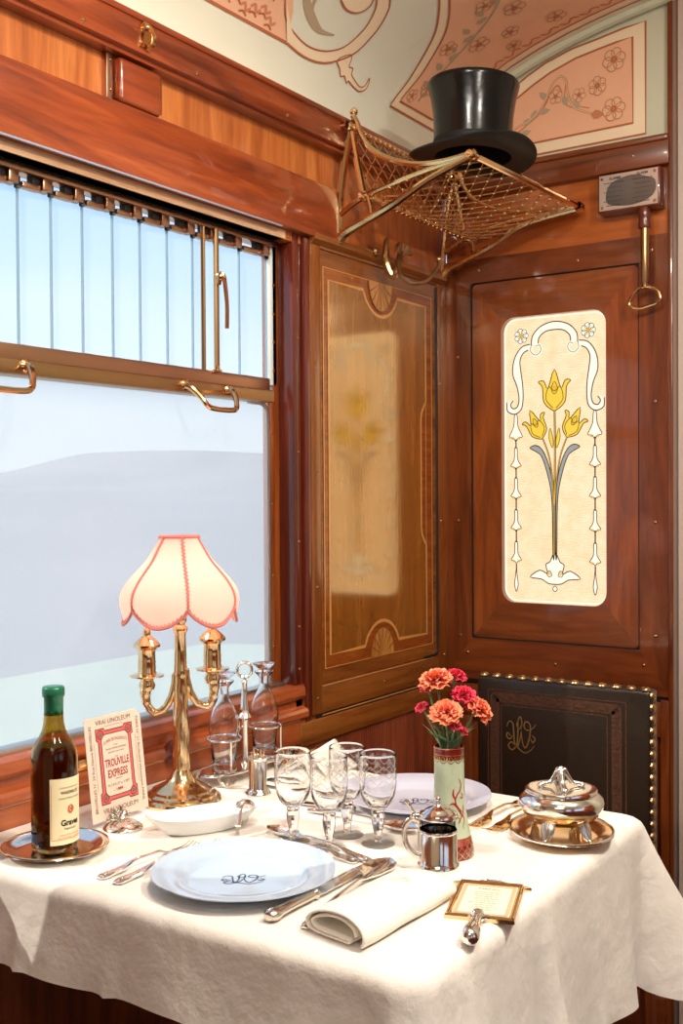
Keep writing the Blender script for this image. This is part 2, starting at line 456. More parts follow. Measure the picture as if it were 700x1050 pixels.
M['field'] = pbr('pale_field', (206, 214, 194), .95, var=(.4, .08))  # haze put into the pale green of the ground
M['bulb'] = glow('frosted_bulb', (255, 232, 212), 32.0)

def fabric_mat():
    m, nt, b, o = new_mat('blush_silk_shade'); nt.nodes.remove(b)
    N, L = nt.nodes.new, nt.links.new
    d = N('ShaderNodeBsdfDiffuse'); d.inputs['Color'].default_value = lin((248, 206, 190))
    t = N('ShaderNodeBsdfTranslucent'); t.inputs['Color'].default_value = lin((255, 192, 182))
    x = N('ShaderNodeMixShader'); x.inputs[0].default_value = .62
    L(d.outputs[0], x.inputs[1]); L(t.outputs[0], x.inputs[2]); L(x.outputs[0], o.inputs['Surface'])
    return m
M['fabric'] = fabric_mat()

def cloth_mat():
    m, nt, b, o = new_mat('white_linen')
    N, L = nt.nodes.new, nt.links.new
    b.inputs['Base Color'].default_value = lin((236, 229, 219)); b.inputs['Roughness'].default_value = .85; b.inputs['Sheen Weight'].default_value = .15
    tc = N('ShaderNodeTexCoord')
    n = N('ShaderNodeTexNoise'); n.inputs['Scale'].default_value = 13; n.inputs['Detail'].default_value = 4; n.inputs['Distortion'].default_value = .15
    w1 = N('ShaderNodeTexNoise'); w1.inputs['Scale'].default_value = 420; w1.inputs['Detail'].default_value = 2
    L(tc.outputs['Object'], n.inputs['Vector']); L(tc.outputs['Object'], w1.inputs['Vector'])
    b1 = N('ShaderNodeBump'); b1.inputs['Strength'].default_value = .6; b1.inputs['Distance'].default_value = .012
    b2 = N('ShaderNodeBump'); b2.inputs['Strength'].default_value = .25; b2.inputs['Distance'].default_value = .0008
    L(n.outputs['Fac'], b1.inputs['Height']); L(w1.outputs['Fac'], b2.inputs['Height'])
    L(b1.outputs['Normal'], b2.inputs['Normal']); L(b2.outputs['Normal'], b.inputs['Normal'])
    return m
M['cloth'] = cloth_mat()
# ================================================================== THE SETTING
YE = 2.5365            # end wall
YB = -1.5              # wall behind
XR = 2.6               # far side of the carriage
WL, WR = 0.72, 1.863   # window opening along the wall
def st(o): return tag(o, kind='structure')
def XP(y, z, d): return (d, y, z)                 # a point on the window wall, d proud of it
def EP(x, z, d): return (x, YE - d, z)            # a point on the end wall, d proud of it

def vz(x):
    u = min(1.0, abs(1.3 - x) / 1.3)
    return 2.06 + .375 * (max(0.0, 1 - u ** 2.6)) ** (1 / 2.6)
VX, VS = [], [0.0]
for i in range(4001): VX.append(1.3 * (i / 4000) ** 2)
for i in range(1, 4001): VS.append(VS[-1] + hypot(VX[i]-VX[i-1], vz(VX[i])-vz(VX[i-1])))
def vault(y, s, off=0.0):
    lo, hi = 0, 4000; off *= .35
    while hi - lo > 1:
        k = (lo+hi)//2
        if VS[k] <= s: lo = k
        else: hi = k
    t = (s-VS[lo])/max(1e-9, VS[hi]-VS[lo])
    x = VX[lo] + t*(VX[hi]-VX[lo]); z = vz(x)
    a, b = max(0, lo-12), min(4000, hi+12)
    dx, dz = VX[b]-VX[a], vz(VX[b])-vz(VX[a]); l = hypot(dx, dz)
    return (x + dz/l*off, y, z - dx/l*off)

# floor and unseen sides of the carriage (they light and mirror in the silver)
st(MB().box(-.1, XR+.1, YB-.1, YE+.1, -.05, 0).build('floor', M['carpet']))
mb = MB(); mb.box(XR, XR+.08, YB, YE, 0, .8); mb.box(XR, XR+.08, YB, YE, 1.75, 2.12)
for a, b in ((YB, -1.1), (-.1, .3), (1.3, YE)): mb.box(XR, XR+.08, a, b, .8, 1.75)
wr = st(mb.build('wall_right', M['mahog_y']))
mb = MB(); mb.box(XR-.03, XR+.005, YB, YE, .74, .84, .008); mb.box(XR-.03, XR+.005, YB, YE, 1.75, 1.85, .008)
mb.build('rail', M['mahog_y'], wr)
for k, (a, b) in enumerate(((-1.1, -.1), (.3, 1.3))):
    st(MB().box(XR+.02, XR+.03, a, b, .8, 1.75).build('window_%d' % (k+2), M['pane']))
wb = st(MB().box(0, XR, YB-.08, YB, 0, 2.5).build('wall_rear', M['p_cream']))

# ceiling: one barrel vault with its painted panels
mb = MB()
N_ = 72
xs = [1.3 - 1.3*cos(pi*i/(2*N_))**1.3 for i in range(N_+1)]
xs = xs + [2.6-x for x in xs[-2::-1]]
ys = [YB + (YE-YB)*j/16 for j in range(17)]
mb.grid(lambda u, v: (xs[round(u*(len(xs)-1))], YB-.05+(YE+.1-YB+.05)*v, vz(xs[round(u*(len(xs)-1))])), len(xs), 12)
mb2 = mb
ceil = st(mb.build('ceiling', M['plaster'], smooth=180))
pn = MB()   # 0 cream 1 pink 2 line 3 leaf 4 rose 5 pale petal
# panel to the left with its scroll border
P1 = [(.6, .127), (1.805, .129), (1.775, .185), (1.727, .235), (1.70, .30), (1.66, .42), (1.6, .6), (.6, .6)]
pn.fill(P1, vault, 1, .0025, 3)
pn.strip([(.6, .127), (1.2, .127), (1.4, .1265), (1.6, .127), (1.805, .129)], .006, vault, 2, .004)
bo = catmull([(1.80, .129), (1.86, .122), (1.921, .128), (1.971, .151), (2.007, .186), (2.014, .241), (1.995, .289), (1.967, .315), (1.9, .36), (1.80, .40)], 8)
bi = catmull([(1.722, .215), (1.763, .170), (1.813, .151), (1.87, .144), (1.926, .156), (1.966, .184), (1.979, .232), (1.965, .272), (1.94, .298), (1.88, .335), (1.80, .362)], 8)
n = min(len(bo), len(bi))
rs = lambda c: [c[round(i*(len(c)-1)/47)] for i in range(48)]
bo, bi = rs(bo), rs(bi)
pn.add([vault(p[0], p[1], .0045) for p in bo] + [vault(p[0], p[1], .0045) for p in bi], [(i, i+1, 49+i, 48+i) for i in range(47)], 0)
pn.strip(bo, .0045, vault, 2, .006); pn.strip(bi, .004, vault, 2, .006)
cu = catmull([(1.80, .31), (1.847, .267), (1.872, .252), (1.901, .246), (1.93, .255), (1.94, .28), (1.915, .31), (1.87, .33)], 8)
pn.fill(cu, vault, 0, .0045, 2); pn.strip(cu, .004, vault, 2, .006)
tl = catmull([(1.965, .150), (1.992, .172), (2.004, .166), (2.010, .150), (2.024, .150), (2.03, .138), (2.05, .130), (2.075, .124), (2.09, .132), (2.092, .150), (2.099, .138), (2.096, .124), (2.078, .115), (2.05, .118), (2.03, .123), (2.025, .117), (2.01, .128), (1.998, .124), (1.985, .136)], 5, True)
pn.fill(tl, vault, 0, .005, 1); pn.strip(tl, .0028, vault, 2, .0065, True)
sp = catmull([(1.70, .27), (1.762, .234), (1.802, .208), (1.84, .19), (1.874, .182), (1.915, .189)], 8)
pn.strip(sp, [.004+.016*sin(pi*i/(len(sp)-1))**1.5 for i in range(len(sp))], vault, 3, .004)
pn.strip(catmull([(1.74, .30), (1.79, .255), (1.81, .215), (1.83, .19)], 8), .009, vault, 3, .004)
def ribbon_paint(y0, s0, n=5, d=.03):
    for k in range(n):
        y, s = y0+k*d, s0+.008*sin(k*2.1)
        pn.strip(catmull([(y-.014, s+.006), (y-.004, s+.012), (y+.006, s+.002), (y+.016, s+.008)], 5), .006, vault, 4, .005)
        pn.strip(catmull([(y-.012, s-.006), (y, s-.002), (y+.012, s-.008)], 5), .004, vault, 2, .005)
ribbon_paint(1.60, .150, 6, .026); ribbon_paint(1.35, .152, 8, .028); ribbon_paint(1.66, .20, 3, .02)
def flower(fn, u, v, r, off, petals=5, tw=0.0):
    for k in range(petals):
        a = tw+2*pi*k/petals
        pn.fill(circ(u+r*.62*cos(a), v+r*.62*sin(a), r*.46, 10), fn, 5, off+k*.0004)
        pn.strip(circ(u+r*.62*cos(a), v+r*.62*sin(a), r*.46, 10), r*.10, fn, 4, off+.003+k*.0002, True)
    pn.fill(circ(u, v, r*.36, 10), fn, 4, off+.005)
    pn.strip(circ(u, v, r*.2, 8), r*.1, fn, 2, off+.006, True)
def leaf(fn, u, v, a, l, w, off, mat=3):
    p = [(0, 0), (.3, .5), (.65, .42), (1, 0), (.65, -.42), (.3, -.5)]
    pn.fill([(u+(x*cos(a)*l-y*sin(a)*w), v+(x*sin(a)*l+y*cos(a)*w)) for x, y in p], fn, mat, off)
# long panel climbing the vault beside the end wall
edge = catmull([(2.207, .120), (2.221, .184), (2.204, .249), (2.169, .307), (2.124, .346), (2.07, .38), (1.99, .42), (1.93, .48), (1.91, .58), (1.91, .9)], 6)
P2 = [(2.482, .118)] + [(2.480, .118+.0782*i) for i in range(1, 11)] + edge[::-1]
pn.fill(P2, vault, 0, .0025, 3); pn.strip(P2, .005, vault, 2, .005, True)
ein = catmull([(2.235, .140), (2.246, .205), (2.228, .265), (2.192, .322), (2.145, .362), (2.09, .395), (2.02, .435), (1.965, .49), (1.945, .58), (1.945, .86)], 6)
P2i = [(2.452, .140)] + [(2.450, .14+.072*i) for i in range(1, 11)] + ein[::-1]
pn.fill(P2i, vault, 1, .0045, 3); pn.strip(P2i, .0045, vault, 2, .007, True)
pn.strip(catmull([(2.30, .16), (2.30, .25), (2.28, .34), (2.24, .42), (2.16, .5), (2.06, .58)], 8), .006, vault, 3, .007)
for k in range(16):
    y, s = 2.30-.0*k, .17
    t = k/15; y = 2.30-.22*t*t; s = .17+.40*t
    leaf(vault, y, s, 1.2+1.5*(k % 2)+t, .032, .016, .0075)
for y, s, r in ((2.245, .30, .021), (2.31, .35, .024), (2.34, .42, .02), (2.26, .47, .024), (2.19, .43, .02), (2.37, .27, .024), (2.30, .2, .022), (2.38, .52, .022), (2.18, .55, .024), (2.09, .47, .02), (2.4, .4, .018), (2.265, .165, .016), (2.10, .62, .024), (2.33, .62, .024)):
    flower(vault, y, s, r, .0065, tw=y*20)
for k in range(14):
    pn.strip(catmull([(2.425, .16+.05*k), (2.437, .175+.05*k), (2.423, .19+.05*k), (2.432, .205+.05*k)], 4), .006, vault, 4, .007)
pn.build('painted_panel', [M['p_cream'], M['p_pink'], M['p_line'], M['p_leaf'], M['p_rose'], M['p_white']], ceil, smooth=0)
# groove where vault meets the end wall
MB().tube([vault(YE-.018, .05+1.35*i/60, .004) for i in range(61)], .012, 8).build('cove_bead', M['p_green'], ceil)

# ------------------------------------------------------------------ end wall
mb = MB()
pts = [(0.0, 2.02)] + [(VX[k], vz(VX[k])) for k in range(0, 4001, 80)] + [(1.3, 2.02)]
mb.prism(pts, -.05, 0, lambda x, z, d: EP(x, z, d))
mb.box(1.3, XR, YE, YE+.05, 0, 2.46)
lun = mb
def EPP(x, z, d): return EP(x, z, d*.35)
we = st(lun.build('wall_end', M['p_green'], smooth=0))
pn = MB()
arcp = [(.16, 2.262), (.179, 2.277), (.225, 2.303), (.272, 2.324), (.34, 2.343), (.407, 2.352), (.47, 2.362), (.522, 2.366)]
po = [(.06, 2.104), (.522, 2.106)] + arcp[::-1] + [(.10, 2.215), (.07, 2.165)]
pn.fill(po, EPP, 0, .002); pn.strip(po, .005, EPP, 2, .003, True)
arci = [(.17, 2.238), (.194, 2.252), (.24, 2.277), (.285, 2.298), (.35, 2.318), (.407, 2.327), (.45, 2.333), (.491, 2.337)]
pi_ = [(.10, 2.134), (.492, 2.136)] + arci[::-1] + [(.13, 2.205), (.105, 2.165)]
pn.fill(pi_, EPP, 1, .0035); pn.strip(pi_, .005, EPP, 2, .0045, True)
stem = catmull([(.15, 2.15), (.19, 2.178), (.235, 2.194), (.268, 2.225), (.290, 2.268), (.312, 2.283), (.327, 2.268), (.331, 2.235), (.348, 2.200), (.39, 2.178)], 8)
pn.strip(stem, .005, EPP, 2, .0045); pn.strip(stem, .0028, EPP, 5, .006)
st2 = catmull([(.17, 2.15), (.22, 2.18), (.262, 2.208), (.288, 2.25), (.305, 2.262), (.316, 2.24)], 8)
pn.strip(st2, .004, EPP, 4, .0046)
st3 = catmull([(.327, 2.268), (.322, 2.225), (.335, 2.205), (.36, 2.20), (.385, 2.192)], 8); pn.strip(st3, .003, EPP, 4, .0047)
for u, v, a in ((.21, 2.185, .3), (.235, 2.19, 1.1), (.255, 2.205, .1), (.278, 2.235, 2.4), (.318, 2.235, -1.2), (.34, 2.215, -.6), (.205, 2.16, .2)):
    leaf(EPP, u, v, a, .030, .016, .005)
flower(EPP, .300, 2.236, .016, .006, 5, .3); flower(EPP, .360, 2.228, .016, .006, 5, .9)
leaf(EPP, .388, 2.176, -.2, .034, .022, .006, 4)
flower(EPP, .447, 2.293, .026, .006, 6, .2); flower(EPP, .406, 2.240, .021, .006, 6, .6); flower(EPP, .446, 2.177, .026, .006, 6, .1)
pn.build('painted_panel', [M['p_cream'], M['p_pink'], M['p_line'], M['p_leaf'], M['p_rose'], M['p_white']], we, smooth=0)

mb = MB(); mb.box(0, .584, YE-.030, YE+.02, 2.02, 2.086, .004); mb.box(0, .584, YE-.036, YE+.0, 2.074, 2.088, .003)
mb.build('cornice', M['mahog_deep_x'], we)
MB().box(0, .584, YE-.008, YE+.02, 1.84, 2.03).build('frieze', M['end_frieze'], we)
# door-like panel: rails and stiles with mitred corners
X0, X1, Z0, Z1 = 0.0, .584, .795, 1.865
gx0, gx1, gz0, gz1 = .072, .510, .900, 1.805
def quad(mb, pts, d0, d1, mat=0): mb.prism(pts, d0, d1, EP, mat)
mb = MB(); quad(mb, [(X0, Z0), (X1, Z0), (gx1, gz0), (gx0, gz0)], -.03, .016); quad(mb, [(gx0, gz1), (gx1, gz1), (X1, Z1), (X0, Z1)], -.03, .016)
mb.build('rail', M['mahog_deep_x'], we, smooth=0)
mb = MB(); quad(mb, [(X0, Z0), (gx0, gz0), (gx0, gz1), (X0, Z1)], -.03, .0158); quad(mb, [(gx1, gz0), (X1, Z0), (X1, Z1), (gx1, gz1)], -.03, .0158)
mb.build('stile', M['mahog_deep_z'], we, smooth=0)
wx0, wx1, wz0, wz1 = .155, .428, .996, 1.708
mb = MB(); quad(mb, [(gx0, gz0), (gx1, gz0), (wx1, wz0), (wx0, wz0)], -.03, .011); quad(mb, [(wx0, wz1), (wx1, wz1), (gx1, gz1), (gx0, gz1)], -.03, .011)
mb.build('inner_rail', M['mahog_x'], we, smooth=0)
mb = MB(); quad(mb, [(gx0, gz0), (wx0, wz0), (wx0, wz1), (gx0, gz1)], -.03, .0108); quad(mb, [(wx1, wz0), (gx1, gz0), (gx1, gz1), (wx1, wz1)], -.03, .0108)
mb.build('inner_stile', M['mahog_z'], we, smooth=0)
MB().tube([EP(x, z, .0115) for x, z in rrect(gx0, gx1, gz0, gz1, .016)], .0035, 6, closed=True).build('groove', M['darkgap'], we)
# corners of the light opening
mb = MB()
for sx, sz in ((0, 0), (0, 1), (1, 0), (1, 1)):
    cx, cz = (wx0, wx1)[sx], (wz0, wz1)[sz]; ex, ez = (1, -1)[sx], (1, -1)[sz]; r = .034
    mb.prism([(cx, cz)] + [(cx+ex*(r-r*cos(a)), cz+ez*(r-r*sin(a))) for a in [pi/2*i/6 for i in range(7)]], -.02, .0109, EP)
mb.build('corner_block', M['mahog_z'], we, smooth=0)

# back-lit tulip window in the panel
win = st(MB().box(wx0-.005, wx1+.005, YE+.006, YE+.012, wz0-.005, wz1+.005).build('window_4', glow('backlit_textured_glass', (255, 222, 184), 1.02, 40), smooth=0))
GX = .2915
def GP(x, z, d): return (x, YE+.005-d, z)
tg = MB()   # 0 white glass 1 yellow 2 lead line 3 blue-grey 4 amber
def sym(pts): return [(2*GX-x, z) for x, z in pts]
def lead(pts, w=.0028, closed=True): tg.strip(pts, w, GP, 2, .0018, closed)
def shape(pts, mat, w=.0026, n=5, smooth=True):
    for q in (pts, sym(pts)):
        c = catmull(q, n, True) if smooth else q
        tg.fill(c, GP, mat, .001); lead(c, w)
def one(pts, mat, w=.0026, n=5):
    c = catmull(pts, n, True); tg.fill(c, GP, mat, .001); lead(c, w)
# arch scroll
top = catmull([(.231, 1.636), (.234, 1.660), (.256, 1.682), (.2915, 1.691), (.327, 1.682), (.349, 1.660), (.352, 1.636)], 7)
bot = catmull([(.249, 1.640), (.252, 1.655), (.268, 1.668), (.2915, 1.671), (.315, 1.668), (.331, 1.655), (.334, 1.640)], 7)
tg.add([GP(p[0], p[1], .001) for p in top] + [GP(p[0], p[1], .001) for p in bot], [(i, i+1, len(top)+i+1, len(top)+i) for i in range(len(top)-1)], 0)
lead(top, closed=False); lead(bot, closed=False)
for q in ([(.231, 1.640), (.229, 1.622), (.243, 1.612), (.256, 1.622), (.253, 1.636), (.243, 1.634)],):
    for w in (q, sym(q)):
        c = catmull(w, 6); tg.strip(c, .007, GP, 0, .0012); tg.strip(c, .0016, GP, 2, .002)
so = [(.228, 1.640), (.204, 1.634), (.185, 1.607), (.180, 1.57), (.192, 1.535), (.197, 1.505), (.192, 1.486), (.180, 1.482), (.174, 1.492), (.181, 1.502)]
si = [(.222, 1.626), (.208, 1.618), (.200, 1.600), (.202, 1.575), (.207, 1.54), (.208, 1.505), (.203, 1.48), (.186, 1.468), (.166, 1.476), (.164, 1.498)]
for f in (lambda p: p, sym):
    a, b = catmull(f(so), 6), catmull(f(si), 6)
    tg.add([GP(p[0], p[1], .001) for p in a] + [GP(p[0], p[1], .001) for p in b], [(i, i+1, len(a)+i+1, len(a)+i) for i in range(len(a)-1)], 0)
    lead(a, closed=False); lead(b, closed=False)
for fx in (.204, 2*GX-.204):
    for k in range(7):
        a = 2*pi*k/7
        c = circ(fx+.0115*cos(a), 1.662+.0115*sin(a), .0072, 10); tg.fill(c, GP, 0, .001); lead(c, .0016)
    tg.fill(circ(fx, 1.662, .006, 10), GP, 4, .0022)
# bell chains
bz = [1.465, 1.382, 1.306, 1.226, 1.146]
for k, z in enumerate(bz):
    s = 1.0 if k == 0 else .8
    shape([(.188-.0035, z), (.188+.0035, z), (.188+.006*s, z-.028), (.188+.018*s, z-.050*s-.004), (.188+.007*s, z-.050*s-.006), (.188, z-.066*s), (.188-.007*s, z-.050*s-.006), (.188-.018*s, z-.050*s-.004), (.188-.006*s, z-.028)], 0, .0022, 3)
    for u in (.188, 2*GX-.188):
        tg.fill(circ(u+.009*s, z-.054*s-.004, .0032, 8), GP, 4, .0022); tg.fill(circ(u-.009*s, z-.054*s-.004, .0032, 8), GP, 4, .0022)
        if k < 4: tg.strip([(u, z-.060*s), (u, bz[k+1])], .0035, GP, 2, .0012)
shape([(.188, 1.080), (.1905, 1.060), (.193, 1.040), (.188, 1.022), (.183, 1.040), (.1855, 1.060)], 0, .0022, 4)
for u in (.188, 2*GX-.188): tg.strip([(u, 1.092), (u, 1.074)], .0035, GP, 2, .0012)
# tulips
def tulip(cx, cz, a, s):
    R = lambda p: [(cx+(x*cos(a)-y*sin(a))*s, cz+(x*sin(a)+y*cos(a))*s) for x, y in p]
    one(R([(-.006, -.050), (-.030, -.028), (-.034, .012), (-.046, .026), (-.030, .028), (-.018, .008), (0, .058), (.018, .008), (.030, .028), (.046, .026), (.034, .012), (.030, -.028), (.006, -.050)]), 1, .0024, 3)
    lead(catmull(R([(-.004, -.045), (-.024, -.02), (-.016, .012), (0, .0), (.016, .012), (.024, -.02), (.004, -.045)]), 4), .0018, False)
    one(R([(0, -.008), (-.009, .006), (0, .026), (.009, .006)]), 4, .0016, 3)
tulip(GX, 1.520, 0, .93); tulip(.243, 1.438, .42, .72); tulip(2*GX-.243, 1.440, -.45, .72)
for p, w in (([(GX, 1.474), (GX+.001, 1.38), (GX-.001, 1.24), (GX-.002, 1.115)], .0055), ([(.259, 1.407), (.276, 1.362), (.286, 1.30), (.289, 1.24)], .0045), ([(2*GX-.259, 1.407), (2*GX-.276, 1.362), (2*GX-.287, 1.30), (GX, 1.24)], .0045)):
    c = catmull(p, 6); tg.strip(c, w, GP, 2, .0016); tg.strip(c, w*.4, GP, 4, .0024)
shape([(.226, 1.382), (.243, 1.388), (.262, 1.372), (.280, 1.325), (.2885, 1.26), (.2895, 1.12), (.2865, 1.12), (.284, 1.25), (.274, 1.31), (.258, 1.358), (.243, 1.372)], 3, .0024, 4)
shape([(.288, 1.40), (.280, 1.43), (.277, 1.405), (.286, 1.38)], 1, .0018, 3)
# palmette at the foot
one([(GX, 1.124), (GX-.013, 1.100), (GX-.024, 1.092), (GX-.020, 1.070), (GX-.040, 1.078), (GX-.066, 1.060), (GX-.036, 1.056), (GX-.018, 1.046), (GX, 1.044), (GX+.018, 1.046), (GX+.036, 1.056), (GX+.066, 1.060), (GX+.040, 1.078), (GX+.020, 1.070), (GX+.024, 1.092), (GX+.013, 1.100)], 0, .0026, 3)
shape([(GX-.014, 1.078), (GX-.008, 1.066), (GX-.016, 1.062), (GX-.022, 1.070)], 4, .0016, 3)
one([(GX, 1.040), (GX-.006, 1.033), (GX, 1.026), (GX+.006, 1.033)], 0, .002, 4)
tg.strip(rrect(wx0+.004, wx1-.004, wz0+.004, wz1-.004, .030), .004, GP, 0, .001, True)
tg.build('tulip_design', [glow('white_lit_glass', (255, 247, 226), .92), glow('yellow_lit_glass', (250, 208, 70), .85), pbr('lead_line', (70, 62, 48), .6), pbr('blue_grey_glass', (142, 156, 160), .35, emis=(150, 160, 160), estr=.35), glow('amber_lit_glass', (222, 172, 52), .85)], win, smooth=0)

# lower panelling
mb = MB(); mb.box(0, .584, YE-.002, YE+.02, 0, .788); mb.box(0, .584, YE-.018, YE+.0, .70, .782, .003)
mb.box(0, .07, YE-.018, YE, 0, .70, .003); mb.box(.514, .552, YE-.018, YE, 0, .70, .003); mb.box(.560, .584, YE-.02, YE, 0, .788, .002); mb.box(0, .584, YE-.022, YE, 0, .12, .003)
mb.build('lower_panel', M['mahog_deep_z'], we)
MB().box(.0, .584, YE-.012, YE-.001, .786, .797).build('shadow_groove', M['darkgap'], we)
mb = MB()
for x, z in ((.095, 1.835), (.36, 1.828), (.54, 1.83), (.035, 1.62), (.035, 1.20), (.548, 1.48), (.548, 1.20), (.548, .935), (.04, .905), (.060, .862), (.30, .85), (.52, .865), (.22, 2.053), (.50, 2.05), (.535, .74), (.535, .56)):
    mb.lathe([(.0035, -.001), (.0035, .0012), (.0022, .0022), (0, .0024)], 10, 0, Matrix.Translation(EP(x, z, .0165 if z < 1.85 else .030)) @ Matrix.Rotation(pi/2, 4, 'X'))
mb.build('screw', M['brass_old'], we)
# taupe-curtained doorway beside it
st(MB().box(.588, .606, YE-.018, YE+.03, 0, 2.5, .004).build('trim_1', M['taupe'], smooth=30))
st(MB().box(.606, 1.35, YE-.03, YE+.03, 0, 2.5).build('door_1', M['taupe_l']))
st(MB().box(.578, .590, YE-.020, YE+.02, 0, 2.46, .003).build('trim_2', M['mahog_deep_z']))

# ------------------------------------------------------------------ window wall
mb = MB()
mb.box(-.10, -.012, YB, YE, 2.0, 2.12); mb.box(-.10, -.012, YB, WL, 0, 2.05); mb.box(-.10, -.012, WR+.03, YE, 0, 2.05)
mb.box(-.10, -.012, WL-.01, WR+.04, 0, .78); mb.box(-.10, -.075, WL-.01, WR+.04, 1.80, 2.05)
wl = st(mb.build('wall_left', M['mahog_z']))
mb = MB(); mb.box(-.03, .030, YB, YE, 2.026, 2.086, .004); mb.box(-.03, .034, YB, YE, 2.08, 2.092, .003); mb.box(-.03, .018, YB, YE, 2.018, 2.028)
mb.build('cornice', M['mahog_y'], wl)
MB().box(-.06, -.008, YB, YE-.002, 1.80, 2.03).build('frieze', M['frieze'], wl)
MB().box(-.012, .015, .2, 2.004, 1.818, 1.936, .003).build('pelmet_board', M['mahog_y'], wl)
MB().box(-.08, -.004, WL, 1.835, 1.800, 1.8175).build('soffit', M['sill_light'], wl)
MB().box(.0135, .0165, .2, 1.80, 1.8145, 1.8185, .001).build('pelmet_highlight', pbr('edge_highlight', (150, 156, 176), .25), wl)  # bluish highlight along the board's lower edge, added as a coloured strip
# sill mouldings
mb = MB()
prof = [(-.035, .868), (-.004, .866), (.004, .862), (.006, .845), (.002, .838), (-.004, .836), (-.004, .822), (.010, .818), (.014, .812), (.014, .802), (.008, .797), (.004, .795), (.004, .745), (-.02, .745)]
mb.prism(prof, WL-.02, WR+.02, lambda x, z, d: (x, d, z))
mb.build('sill', M['mahog_sill'], wl, smooth=25)
MB().box(.0035, .0065, WL, WR, .7945, .7975).build('sill_highlight', pbr('pale_highlight', (226, 176, 130), .3), wl)  # highlight line of the sill moulding, put in as a pale strip
MB().box(-.045, -.018, WL, WR-.02, .866, .877, .002).build('sill_strip', M['steel'], wl)
mb = MB(); mb.lathe([(0, 0), (.019, .0), (.021, .004), (.019, .009), (.010, .013), (.008, .018), (.011, .022), (.0, .026)], 20, 0, Matrix.Translation((.006, 1.464, .809)) @ Matrix.Rotation(pi/2, 4, 'Y'))
mb.build('sill_knob', M['mahog_red'], wl, smooth=40)
mb = MB(); mb.box(.006, .012, 1.225, 1.29, .820, .838, .002); mb.ball((.014, 1.265, .829), .006); mb.ball((.013, 1.24, .829), .003)
tag(mb.build('sill_latch', M['brass']), 'small brass latch plate on the sill between bottle and card', 'latch')

# the dropping window: frame, panes, rail, handles
w1 = thing('window_1', None, None, (-.05, 1.2, 1.3), kind='structure')
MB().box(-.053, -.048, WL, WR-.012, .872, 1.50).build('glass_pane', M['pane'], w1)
mb = MB(); mb.box(-.055, -.020, WL, 1.815, 1.460, 1.486, .004); mb.box(-.056, -.035, WL, 1.822, 1.484, 1.512, .003)
mb.build('sash_rail', M['copper_brass'], w1)
mb = MB(); mb.box(-.022, -.018, WL, 1.812, 1.462, 1.484, .001); mb.build('rail_face', M['brass_old'], w1)
def pull(y0):
    mb = MB()
    p = catmull([(-.018, y0, 1.474), (-.004, y0+.002, 1.470), (.012, y0+.012, 1.452), (.020, y0+.022, 1.436), (.022, y0+.040, 1.431), (.022, y0+.088, 1.431), (.020, y0+.105, 1.436), (.012, y0+.115, 1.452), (-.004, y0+.124, 1.470), (-.018, y0+.126, 1.474)], 6)
    mb.tube(p, [.0052 + .0022*max(0, 1-4*min(i, len(p)-1-i)/len(p)) for i in range(len(p))], 10)
    for y in (y0, y0+.126): mb.lathe([(.011, 0), (.011, .003), (.007, .006), (0, .006)], 14, 0, Matrix.Translation((-.018, y, 1.475)) @ Matrix.Rotation(pi/2, 4, 'Y'))
    return mb.build('handle', M['brass'], w1)
pull(1.537); pull(1.04)
# lower sash surround with rounded steel corner
mb = MB()
c = [(-.045, 1.826, .875)] + [(-.045, 1.826, z) for z in (1.0, 1.2, 1.38)] + [(-.045, 1.826-.03*(1-cos(a)), 1.43+.03*sin(a)) for a in [pi/2*i/6 for i in range(1, 7)]] + [(-.045, 1.76, 1.46)]
mb.tube(c, .0045, 8); mb.build('sash_bead', M['steel'], w1)
mb = MB(); mb.box(-.062, -.044, 1.828, 1.846, .87, 1.47, .002); mb.build('sash_stile', M['mahog_z'], w1)
mb = MB(); mb.box(-.060, -.046, 1.838, 1.858, 1.50, 1.795, .001)
mb.build('side_plate', M['white_metal'], w1)
mb = MB()
for z in (1.53, 1.59, 1.65, 1.71): mb.lathe([(.004, 0), (.003, .002), (0, .0025)], 10, 0, Matrix.Translation((-.046, 1.848, z)) @ Matrix.Rotation(pi/2, 4, 'Y'))
for z in (.95, 1.1, 1.25, 1.40): mb.lathe([(.003, 0), (.002, .002), (0, .0025)], 10, 0, Matrix.Translation((-.044, 1.838, z)) @ Matrix.Rotation(pi/2, 4, 'Y'))
mb.build('screw', M['brass_old'], w1)
# louvre of tall glass slips
edges = [1.183-.07*6, 1.183-.07*5, 1.183-.07*4, 1.183-.07*3, 1.183-.07*2, 1.183-.07, 1.183, 1.252, 1.321, 1.392, 1.460, 1.532, 1.603, 1.669, 1.745, 1.836]
for a, b in zip(edges[:-1], edges[1:]):
    m = Matrix.Translation((-.052, (a+b)/2, 0)) @ Matrix.Rotation(radians(7), 4, 'Z')
    h = (b-a)/2+.004
    p = MB().box(-.0015, .0015, -h, h, 1.514, 1.768, 0, 0, m).build('louvre_pane', M['louvre'], w1)
    mb = MB().box(-.002, .002, h-.0025, h+.0005, 1.514, 1.768, 0, 0, m); mb.build('glass_edge', M['pane_edge'], p)
    mb = MB(); mb.box(-.058, -.044, a+.004, b-.028, 1.766, 1.776, .001); mb.box(-.062, -.040, b-.026, b-.006, 1.768, 1.790, .002)
    mb.build('pivot_clip', M['copper_brass'], p)
    mb = MB(); mb.box(-.060, -.046, b-.044, b-.028, 1.772, 1.789, .001); mb.box(-.054, -.05, b-.006, b+.004, 1.764, 1.784)
    mb.build('pivot_block', M['darkgap'], p)
mb = MB(); mb.box(-.066, -.036, WL, 1.85, 1.788, 1.801, .002); mb.build('head_rail', M['copper_brass'], w1)
MB().box(-.05, -.034, WL, 1.85, 1.797, 1.8005).build('head_gap', M['darkgap'], w1)
